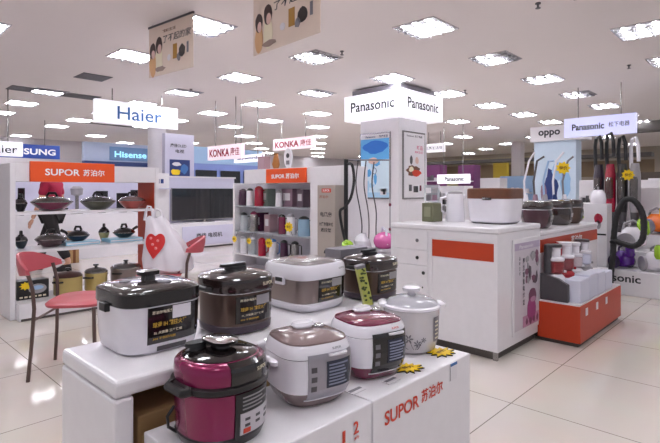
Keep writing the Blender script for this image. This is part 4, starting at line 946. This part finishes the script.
# ------------------------------------------------------------------ vacuum cleaner display, right
vd = thing('display_platform', 'white platform with black lettering under the vacuum cleaners', 'platform', (6.1, .3, 0))
MB().box(0, 1.3, 0, 1.75, 0, .27, WHITE2, .006).build('platform_body', vd)
MB().box(.34, .745, 0, 1.2, .2705, .45, WHITE2, .006).build('middle_step', vd)
MB().box(.75, 1.22, 0.0, 1.75, .2705, .62, WHITE2, .006).build('rear_step', vd)
MB().box(1.22, 1.3, 0.0, 1.75, .2705, 1.18, WHITE2, .006).build('back_panel', vd)
m = MB(); m.flat = True; q = hit_u(613.5, 281, 6.1); write(m, 'Panasonic', (-.002, q.y-.3, .185), -YV, Z, .52, .085, DKINK); m.build('lettering', vd)
def canister(lab, p, rz, c1, c2, c3, k=1.0, hose=False):
    t = thing('vacuum_cleaner', lab, 'vacuum cleaner', p, rz, 'canister vacuum cleaners'); s = k
    MB().loft([(.03*s, .08*s, .09*s, 2.4), (.06*s, .12*s, .11*s, 2.3), (.13*s, .13*s, .12*s, 2.2), (.2*s, .10*s, .10*s, 2.1), (.24*s, .06*s, .07*s, 2)], c1, 32).build('shell', t)
    MB().loft([(.16*s, .05*s, .05*s, 2, -.09*s), (.19*s, .06*s, .06*s, 2, -.1*s), (.3*s, .055*s, .055*s, 2, -.09*s), (.33*s, .03*s, .03*s, 2, -.085*s)], c2, 24).build('dust_cup', t)
    for sy in (-1, 1):
        m = MB(); m.M = Matrix.Translation((.04*s, sy*.125*s, .09*s)) @ Matrix.Rotation(PI/2, 4, 'X'); m.lathe([(.088*s, -.015*s), (.09*s, -.01*s), (.09*s, .01*s), (.088*s, .015*s)], c3, 28); m.build('wheel', t)
    MB().tube([(.1*s, 0, .18*s), (.08*s, 0, .27*s), (0, 0, .31*s), (-.06*s, 0, .28*s)], .014*s, c3).build('carry_handle', t)
    return t
yv = lambda x, u: hit_u(x, 200, u).y
canister('violet canister vacuum cleaner on the front of the white platform', (6.265, yv(624, 6.265), .272), 1.0, VIOLET, VIOLET, mat('dark_violet', '2a1040', .3), .84)
canister('white and lime canister vacuum cleaner with grey wheels on the middle step', (6.63, yv(633, 6.63), .452), 1.57, PLASTW, LIME, PLASTG, 1.1)
canister('orange and yellow canister vacuum cleaner on the upper step', (7.02, yv(657, 7.02), .622), 1.2, ORNG, YELP, GREYM, 1.0)
canister('lime and yellow vacuum with big grey wheel at the right edge of the platform', (6.265, yv(655, 6.265), .272), .7, PLASTW, LIME, PLASTG, .88)
# big black hose loop standing in front of the platform
def hosepts(c, rx_, rz_, n=26, a0=-.5*PI+.4, a1=1.5*PI-.2): return [c+W((rx_*math.cos(a0+(a1-a0)*k/n)), .05*k/n, rz_*math.sin(a0+(a1-a0)*k/n)) for k in range(n+1)]
c = atd(629, 220, 5.9); P_ = hosepts(c, .2, .31)
t = thing('vacuum_hose', 'black ribbed hose looped in front of the lime vacuum cleaner', 'hose', (0, 0, 0))
pts = [hit_u(x_, y_, 6.03) for x_, y_ in ((610, 290), (611, 273), (613, 255), (614, 235), (617, 215), (624, 201), (633, 200), (641, 210), (644, 225), (642, 240), (634, 246), (624, 244))]+[hit_u(615, 241, 6.03), hit_u(612.5, 243, 6.0)]
def smooth(pts, n=6):
    out = []
    for i in range(len(pts)-1):
        p0, p1, p2, p3 = pts[max(i-1, 0)], pts[i], pts[i+1], pts[min(i+2, len(pts)-1)]
        for k in range(n):
            q = k/n; out.append(.5*((2*p1)+(p2-p0)*q+(2*p0-5*p1+4*p2-p3)*q*q+(3*p1-p0-3*p2+p3)*q**3))
    return out+[pts[-1]]
sp_ = smooth([Vector(q) for q in pts]); 
MB().tube(sp_, [.03+.003*(i % 2) for i in range(len(sp_))], RUBBER, 10).build('hose_tube', t)
# the hose's lower end reaches the floor
q = sp_[0]; MB().tube([q, Vector((q.x-.02, q.y, .08)), Vector((q.x-.1, q.y+.02, .033)), Vector((q.x-.25, q.y+.05, .033))], .03, RUBBER, 10).build('hose_end', t)
# upright vacuums
def upright(lab, px, u, top, body, grip, rz=0):
    a = hit_u(px, 200, u); t = thing('upright_vacuum', lab, 'upright vacuum', (u, a.y, .621), 0, 'upright vacuum cleaners')
    MB().loft([(0, .12, .052, 4), (.05, .12, .052, 4), (.09, .08, .045, 3)], GREYD, 28).build('floor_head', t)
    MB().loft([(.09, .04, .04, 2.5), (.25, .05, .05, 2.5), (.38, .075, .06, 2.6), (.72, .075, .06, 2.6), (.86, .045, .045, 2.2)], [GREYD, body, body, body], 28).build('motor_body', t)
    MB().loft([(.42, .045, .045, 2.2, -.06), (.66, .045, .045, 2.2, -.06), (.69, .03, .035, 2.2, -.06)], SMOKE, 20).build('dust_cup', t)
    MB().tube([(0, .04, .8), (0, .045, top-.12), (-.01, .03, top-.02), (-.03, -.015, top), (-.06, -.045, top-.08), (-.05, -.05, top-.3)], .022, grip).build('handle', t)
upright('crimson upright vacuum cleaner with black loop handle', 610.5, 7.0, 1.25, CRIM, BLACK)
upright('dark navy upright vacuum cleaner just left of the crimson one', 599, 7.02, 1.22, mat('navy_plastic', '20182c', .3), BLACK)
upright('black upright vacuum cleaner right of the crimson one', 622.5, 7.02, 1.2, BLACK, BLACK)
upright('white upright vacuum cleaner with pale handle, rightmost of the uprights', 635, 7.02, 1.18, PLASTG, PLASTW)
p = hit_u(628, 175, 6.87); burst('yellow burst tag among the upright vacuum cleaners', p, .085, stem=p.z-.622)
# picture cartons and little appliances left of the platform
a = hit_u(595.5, 236, 6.2)
t = thing('picture_carton', 'white carton picturing a crimson vacuum, beside the black hose', 'carton', (a.x, a.y, .271), -PI/2)
MB().box(-.12, .12, 0, .2, 0, .72, WHITE2, .004).build('carton_body', t)
m = MB(); blob(m, .03, .55, .045, .06, -.001, CRIM, 14, .05); blob(m, .03, .48, .03, .05, -.001, PLASTG, 12, .05); rect(m, -.11, .11, .36, .38, -.001, BLACK); m.build('carton_print', t)
t = thing('small_appliance', 'white rounded appliance standing on the picture carton', 'appliance', (a.x+.1, a.y, .992), .3)
MB().loft([(0, .1, .08, 3), (.05, .11, .085, 3), (.12, .1, .075, 2.6), (.16, .06, .05, 2.2)], PLASTW, 28).build('appliance_body', t); MB().tube([(-.06, 0, .13), (-.04, 0, .19), (.04, 0, .19), (.06, 0, .13)], .009, PLASTG).build('carry_handle', t)
a = hit_u(578, 226, 6.25); t = thing('green_carton', 'white carton with lime picture left of the crimson-picture carton', 'carton', (a.x, a.y, .271), -PI/2)
MB().box(-.08, .08, 0, .18, 0, .64, WHITE2, .004).build('carton_body', t); m = MB(); blob(m, 0, .56, .06, .05, -.001, LIME, 14, .15); rect(m, -.07, .07, .44, .48, -.001, REDINK); m.build('carton_print', t)
# white appliances far right
for (x, d, wd, top, lab) in ((649, 8.2, .62, 1.32, 'white refrigerator at the right edge behind the vacuum cleaners'), (575, 7.4, .5, .95, 'white washing machine behind the round cookers'), (668, 8.6, .6, 1.36, 'white refrigerator cut by the right edge')):
    a = atd(x, 200, d); t = thing('white_appliance', lab, 'appliance', (a.x, a.y, 0), 0)
    MB().box(0, .6, -wd/2, wd/2, .02, top, WHITE2, .01).build('appliance_body', t); MB().box(-.02, -.0005, -wd/2+.01, wd/2-.01, .1, top*.62, WHITE).build('door', t); MB().box(-.02, -.0005, -wd/2+.01, wd/2-.01, top*.63, top-.01, WHITE).build('door', t)
    MB().box(-.04, -.0205, -wd/2+.04, -wd/2+.06, .5, top*.6, STEEL).build('handle', t); MB().box(.03, .57, -wd/2+.03, wd/2-.03, 0, .02, TILEDK).build('foot', t)

# ------------------------------------------------------------------ glass shelf unit in the middle
SU = 3.84; SV0, SV1 = 3.45, 5.46
su = thing('shelf_unit', 'white shelf unit with red-orange header holding kettles and blenders', 'shelf unit', (SU, SV0, 0)); SL = SV1-SV0; SD = .38
MB().box(0, SD, 0, .04, 0, 1.41, WHITE, .004).build('side_panel', su); MB().box(0, SD, SL-.04, SL, 0, 1.24, WHITE, .004).build('side_panel', su)
MB().box(SD-.02, SD, .041, SL-.041, 0, 1.23, mat('pale_glass_back', 'dcd8e0', .25)).build('back_panel', su)
MB().box(-.005, SD, .041, .52, .1, 1.41, WHITE, .004).build('end_cabinet', su)
MB().box(0, SD, .521, SL-.25, 1.23, 1.41, WHITE, .004).build('header_box', su)
ha, hb = hit_u(267.5, 175, SU).y-SV0, hit_u(307, 175, SU).y-SV0
hs = MB().box(-.025, -.0005, hb, ha, 1.235, 1.405, ORANGE, .003).build('header_sign', su, 'red-orange header sign with white letters')
m = MB(); m.flat = True; write(m, 'SUPOR 苏泊尔', (-.027, (ha+hb)/2, 1.315), -YV, Z, (ha-hb)*.7, .065, WL, .03); m.build('lettering', hs)
for z in (.93, .60, .30): MB().box(0.01, SD-.021, .521, SL-.041, z, z+.015, GLASS if z > .5 else WHITE).build('shelf', su)
MB().box(0, SD, .521, SL-.041, 0, .12, WHITE, .003).build('plinth', su)
def jug(lab, x, z, r, h, body, lid, handle=True, u=3.905):
    q = hit_u(x+2, 200, u); t = thing('electric_kettle', lab, 'kettle', (u, q.y, z), 1.0, 'kettles and blenders on the shelf unit')
    MB().lathe([(r*.95, 0), (r, .01), (r*.9, h*.8), (r*.8, h*.85)], body, 24).build('jug_body', t)
    MB().lathe([(r*.85, h*.851), (r*.85, h*.9), (r*.5, h*.97), (r*.2, h)], lid, 24).build('lid', t)
    if handle: MB().tube([(0, -r*.9, h*.78), (0, -r*1.5, h*.74), (0, -r*1.5, h*.25), (0, -r*.95, h*.15)], r*.14, lid).build('handle', t)
def sbox(name, lab, x, z, wd, h, mt, u=4.03, dp=.14):
    q = hit_u(x, 200, u); m = MB(); m.box(-dp/2, dp/2, -wd/2, wd/2, 0, h, mt, .004); m.box(-dp/2-.001, -dp/2, -wd*.3, wd*.3, h*.35, h*.75, WHITE2); return m.build(name, None, lab, 'box', 'boxes on the shelf unit', loc=(u, q.y, z))
z1, z2, z3 = .946, .616, .316
jug('dark purple kettle at the left end of the top shelf', 241, z1, .058, .22, PURPLE, PURPLE, False)
jug('white and black blender on the top shelf beside the purple kettle', 248, z1, .05, .23, PLASTW, BLACK, False)
jug('crimson blender on the top shelf beside the white blender', 257, z1, .062, .255, CRIM, REDP)
sbox('carton', 'grey-green carton on the top shelf behind the crimson blender', 268, z1, .14, .22, mat('grey_green_card', '7c8880', .6))
jug('small white jug on the top shelf between the cartons', 277, z1, .045, .2, PLASTW, PLASTG)
sbox('carton', 'mauve carton on the top shelf near the header end', 291, z1, .2, .22, MAUVE)
sbox('carton', 'plum grey carton on the top shelf touching the end cabinet', 304, z1, .11, .21, mat('plum_grey_card', '6e5c68', .6))
jug('glass blender jar with black lid at the left end of the second shelf', 242, z2, .055, .24, GLASS, BLACK)
jug('steel blender with dark red top on the second shelf', 252, z2, .06, .26, STEEL, MAROON)
sbox('carton', 'dark plum carton on the second shelf', 262, z2, .11, .24, PURPLE)
sbox('carton', 'dusty pink carton on the second shelf', 271, z2, .11, .22, mat('dusty_pink_card', 'a88890', .6))
jug('maroon kettle on the second shelf behind the yellow tag', 280, z2, .05, .24, MAROON, DARKBR)
jug('tall white blender on the second shelf beside the maroon kettle', 289, z2, .055, .25, PLASTW, PLASTG)
jug('pale blue glass jug with black lid at the right end of the second shelf', 302, z2, .075, .23, BLUEG, BLACK)
for (x, lab, mt, ld) in ((242, 'white jug at the left end of the bottom shelf', PLASTW, PLASTG), (250, 'clear jug on the bottom shelf', GLASS, PLASTW), (260, 'crimson jug on the bottom shelf', CRIM, REDP), (271, 'white jug with blue lid on the bottom shelf', PLASTW, BLUEINK), (282, 'dark jug on the bottom shelf', PURPLE, BLACK), (293, 'steel jug on the bottom shelf', STEEL, BLACK)): jug(lab, x, z3, .052, .23, mt, ld)
for (x, y, r, u, lab) in ((234.5, 239, .055, 3.79, 'yellow burst tag at the left end of the shelf unit'), (249, 241, .05, 3.79, 'yellow-green burst tag, second along the shelf unit'), (269, 243, .075, 3.79, 'bigger yellow burst tag low on the shelf unit'), (289, 227, .075, 3.79, 'pale yellow burst tag on the second shelf')):
    p = hit_u(x, y, u); t = burst(lab, p, r, facing=0)
    MB
    q = [o for o in bpy.data.objects if o.get('label') == lab][0]
    sh_ = .6075 if p.z < .60 else .6075
    MB().tube([(0, .004, 0), (0, .06, sh_-p.z)], .004, GREYM, 6).build('stem', q)
# things standing on top of the shelf unit
q = hit_u(289, 160, 4.0); t = thing('oval_plaque', 'white oval plaque standing on the red-orange header', 'plaque', (4.0, q.y, 1.411), -PI/2)
MB().prism([(.075*math.cos(k*PI/14), .13+.12*math.sin(k*PI/14)) for k in range(28)], (0, 0, 0), XU, Z, .02, WHITE2).build('plaque_board', t)
m = MB(); m.prism([(.03*math.cos(k*PI/8), .16+.03*math.sin(k*PI/8)) for k in range(16)], (0, -.0205, 0), XU, Z, .002, GREYD); m.prism([(-.03, .05), (.03, .05), (.03, .1), (-.03, .1)], (0, -.0205, 0), XU, Z, .002, GREYM); m.build('plaque_print', t)
MB().box(-.05, .05, -.03, .03, 0, .012, WHITE2).build('base', t)
q = hit_u(264, 160, 4.0); t = thing('gift_bag', 'dusty pink gift bag on top of the shelf unit', 'bag', (4.0, q.y, 1.411), -PI/2)
MB().box(-.07, .07, -.05, .05, 0, .17, mat('dusty_pink_card', 'a88890', .6), .004).build('bag_body', t); MB().tube([(-.03, 0, .17), (-.02, 0, .22), (.02, 0, .22), (.03, 0, .17)], .005, MAROON, 6).build('bag_handle', t)
q = hit_u(276, 160, 4.0); m = MB(); m.lathe([(.03, 0), (.05, .06), (.035, .14), (.025, .18), (.035, .2)], mat('amber_glaze', 'a86a30', .3), 20); m.build('vase', None, 'amber vase between pink bag and oval plaque', 'vase', loc=(4.0, q.y, 1.411))
# tall carton in front of the shelf unit
q = hit_u(326, 240, 3.6)
t = thing('tall_carton', 'tall beige-grey carton with umbrella mark beside the shelf unit', 'carton', (3.6, q.y, 0), -PI/2)
CG = mat('grey_beige_card', 'aaa098', .7); MB().box(-.125, .125, 0, .2, 0, 1.2, CG, .004).build('carton_body', t)
m = MB(); rect(m, -.06, .07, 1.125, 1.165, -.001, REDINK); m.flat = True; write(m, 'SUPOR', (.005, -.0035, 1.145), XU, Z, .1, .022, WL); m.build('red_label', t, 'red label with white letters')
for (ch, x, z, wd, ht, mt) in (('苏泊尔', -.03, 1.08, .13, .03, mat('rust_ink', '9a5a48', .6)), ('电风扇', 0, .90, .16, .05, DKINK), ('大厦扇落地式', 0, .80, .2, .04, DKINK), ('遥控型', 0, .74, .15, .04, DKINK)):
    m = MB(); m.flat = True; write(m, ch, (x, -.002, z), XU, Z, wd, ht, mt); m.build('lettering', t)
m = MB(); m.prism([(.05*math.cos(k*PI/10), .05*math.sin(k*PI/10)) for k in range(11)], (.02, -.001, .50), XU, Z, .0015, DKINK); rect(m, .017, .023, .42, .5, -.001, DKINK); m.tube([(.02, -.002, .42), (.03, -.002, .41), (.04, -.002, .42)], .003, DKINK, 5)
m.build('umbrella_mark', t)
# low plinth with tubes, cords, pink ball etc. before the column
a = atd(370, 250, 4.85)
pl = MB(); pl.box(-.2, .2, -.26, .26, 0, .52, WHITE2, .008); pl.build('display_plinth', None, 'white display plinth between tall carton and counter', 'plinth', loc=(a.x, a.y, 0), rotz=ANG)
def onp(x, d=4.85): q = atd(x, 250, d); return (q.x, q.y, .521)
t = thing('vacuum_cleaner', 'vacuum cleaner with glossy pink dome beside the drawer counter', 'vacuum cleaner', onp(384, 4.8), 1.0)
MB().loft([(0, .11, .1, 3), (.04, .12, .11, 3), (.06, .1, .1, 2.4)], PLASTG, 28).build('base', t); MB().ball((0, 0, .13), .105, .105, .09, PINK).build('dome', t)
MB().tube([(-.09, 0, .1), (-.06, 0, .24), (.04, 0, .26), (.09, 0, .12)], .012, FROST).build('carry_handle', t)
t = thing('wrapped_appliance', 'white appliance wrapped in crumpled plastic on the plinth', 'appliance', onp(362, 4.85), .4)
rr4 = random.Random(5); m = MB(); rings = [(z, 0.09*q*(1+rr4.uniform(-.1, .1)), 0.075*q*(1+rr4.uniform(-.1, .1)), 3, rr4.uniform(-.01, .01), rr4.uniform(-.01, .01)) for z, q in ((0, 1.1), (.05, 1.15), (.09, .95), (.13, 1), (.17, .75), (.2, .4))]
m.loft(rings, mat('crumpled_film', 'dcd8e0', .25, alpha=.92, bump=.6, scale=9), 24, False); m.build('film_wrap', t); MB().box(-.045, .045, -.035, .035, .02, .12, WHITE2, .01).build('appliance_body', t)
t = thing('toy_plant', 'little lime green ornament beside the tall carton', 'ornament', onp(347.5, 4.78), 0)
MB().lathe([(.035, 0), (.045, .06), (.04, .065)], PLASTW, 18).build('pot', t)
m = MB()
for k in range(9): a_ = k*2.4; m.ball((.03*math.cos(a_), .03*math.sin(a_), .085+.012*(k % 4)), .03, .03, .022, LIME, 10, 6)
m.build('leaf_tuft', t)
q = atd(346, 240, 4.95); m = MB(); m.tube([(q.x, q.y, .521), (q.x, q.y, 1.46)], .022, RUBBER, 10); m.lathe([(.06, .521), (.06, .53), (.03, .55)], GREYD, 18, q.x, q.y); m.build('vacuum_tube', None, 'thick black tube standing upright beside the tall carton', 'tube')
pts = smooth([atd(347, 164, 4.95), atd(352, 165, 4.87), atd(354, 180, 4.87), atd(351, 197, 4.87), atd(345, 207, 4.87), atd(340, 212, 4.87), atd(343, 232, 4.87), atd(347, 246, 4.87), atd(349, 249, 4.9)])
MB().tube(pts, .014, RUBBER, 8).build('hose', None, 'black hose curling down beside the upright black tube', 'hose')
for k, (xs, lab) in enumerate((((358, 160), 'thin black cord hanging from the top bar, left'), ((366, 161), 'thin black cord hanging from the top bar, middle'), ((374, 162), 'thin black cord hanging from the top bar, right'))):
    x, y = xs; ps_ = smooth([atd(x, y, 5.0), atd(x-2, 185, 5.0), atd(x+2, 210, 5.0), atd(x+4-k, 228, 5.0), atd(x+2, 252, 5.0)])
    MB().tube(ps_, .007, GREYD, 6).build('cord', None, lab, 'cord', 'cords before the blue poster')
q0, q1 = atd(346, 160, 5.0), atd(390, 160, 5.0); q2 = Vector((q1.x, q1.y, .521))
t = thing('hook_stand', 'thin dark hanging bar above the plinth', 'stand', (0, 0, 0)); MB().tube([q0, q1], .008, GREYM, 6).build('top_bar', t); MB().tube([q1, q2], .008, PLASTG, 6).build('post', t)
for z in (1.0, .75): MB().ball((q1.x, q1.y, z), .015, .015, .02, MAROON, 8, 6).build('clip', t)

# ------------------------------------------------------------------ far shops beyond the counter
def far_box(name, lab, cat, x0, x1, y0, u, mt, dp=1.0, z0=0, extra=None):
    a, b_ = hit_u(x0, y0, u), hit_u(x1, y0, u); wd = abs(a.y-b_.y); t = thing(name, lab, cat, (u, (a.y+b_.y)/2, z0), -PI/2)
    ht = (a.z+b_.z)/2-z0; MB().box(-wd/2, wd/2, 0, dp, 0, ht, mt, .01).build('body', t)
    if extra: extra(t, wd, ht)
    return t
MAGB = mat('magenta_board', '7c3c72', .5); BEIGE = mat('beige_board', 'b0a488', .6); DKCEIL = mat('dark_soffit', '55504e', .7)
def merch(cols, rowsn, per):
    def f(t, wd, ht):
        for r_ in range(rowsn):
            m = MB(); z = ht*(.35+.55*r_/rowsn)
            m.box(-wd*.48, wd*.48, -.25, -.001, z-.03, z, WHITE2); m.build('shelf', t)
            for k in range(per):
                mm = MB(); x = -wd*.45+wd*.9*(k+.5)/per; h_ = R.uniform(.1, .2); mm.loft([(z+.001, wd*.3/per, .08, 3, x, -.12), (z+h_, wd*.25/per, .07, 3, x, -.12)], cols[R.randrange(len(cols))], 10); mm.build('goods', t)
    return f
far_box('shop_display', 'magenta display wall left of the far white sign', 'display wall', 424, 440, 165, 16, MAGB, .5, extra=merch([PLASTW, MAGB, GREYM, PINK], 3, 4))
far_box('shop_display', 'magenta display wall right of the far white sign', 'display wall', 458, 474, 165, 16.5, MAGB, .5, extra=merch([PLASTW, MAGB, GREYM, DKINK], 3, 4))
far_box('shop_display', 'white appliance display beneath the far white sign', 'display wall', 438, 464, 186, 14.2, WHITE2, .6, extra=merch([PLASTW, GREYD, STEEL, PLASTG], 3, 6))
far_box('shop_display', 'pale goods island behind the wood-lid cooker', 'display island', 480, 500, 178, 16.6, WHITE2, .6, extra=merch([PLASTW, DKINK, NAVY, PLASTG], 2, 6))
far_box('shop_display', 'pale blue goods island far behind the round cookers', 'display island', 500, 533, 176, 18.5, LBLUE, .8, extra=merch([PLASTW, BLUEINK, PLASTG], 2, 6))
far_box('shop_display', 'yellow promotion board far behind the wood-lid cooker', 'board', 493, 507, 163, 19.5, mat('yellow_board', 'b89c28', .5), .2)
t = far_box('shop_facade', 'long beige lit shop front across the far end', 'shop facade', 424, 560, 158, 22.5, BEIGE, .5)
q = hit_u(490, 160, 22.5)
m = MB(); m.box(-7, 7, -.05, -.001, 1.7, 2.35, mat('warm_brown_board', '7c6850', .6)); m.build('brown_band', t)
m = MB(); m.box(-7, 7, -.6, -.051, 2.45, 2.6, DKCEIL); m.build('soffit', t)
a = hit_u(516, 165, 20.5); struct('wall_far_pillar', MB().box(20.5, 20.9, a.y-.2, a.y+.2, 0, CEIL, WALLM))
# hanging far dark soffit band
a = hit_u(520, 130, 17.0); struct('trim_1', MB().box(17.0, 17.3, -3.0, 6.2, CEIL-.32, CEIL-.001, DKCEIL))
# billboard behind the round cookers
a, b_ = hit_u(536, 150, 12.5), hit_u(576, 150, 12.5)
bb = thing('billboard', 'white billboard with dark round letters and blue picture behind the round cookers', 'billboard', (12.5, (a.y+b_.y)/2, 0), -PI/2); L = abs(a.y-b_.y)
MB().box(-L*.55, L*.5, 0, .4, 0, 2.35, mat('pale_blue_print', 'c4d4e4', .5)).build('panel', bb); MB().box(-L*.62, L*.75, -.08, .4, 2.351, 2.72, WHITE2).build('top_board', bb)
m = MB(); m.flat = True; write(m, 'oppo', (-L*.13, -.083, 2.53), XU, Z, L*.55, .18, DKINK, .03); m.build('lettering', bb)
m = MB(); blob(m, -L*.1, 1.25, L*.18, .4, -.001, NAVY, 16, .2); blob(m, .05, 1.6, L*.15, .2, -.003, LBLUE, 14, .2); blob(m, -L*.3, 1.1, L*.08, .25, -.003, MAUVE, 12, .2); blob(m, L*.25, 1.3, L*.12, .3, -.003, mat('sky_print', '8cb4d8', .5), 14, .2); m.build('picture_print', bb)
far_box('shop_display', 'dark shelf bay at the right edge far behind the vacuum cleaners', 'display wall', 615, 690, 172, 14.5, mat('dark_bay', '4c4038', .6), .5, extra=merch([PLASTW, YELP, BEIGE, GREYM], 3, 9))
far_box('shop_display', 'white goods island behind the upright vacuum cleaners', 'display island', 579, 611, 180, 10.8, WHITE2, .7, extra=merch([PLASTW, GREYD, PLASTG, DKINK], 2, 8))
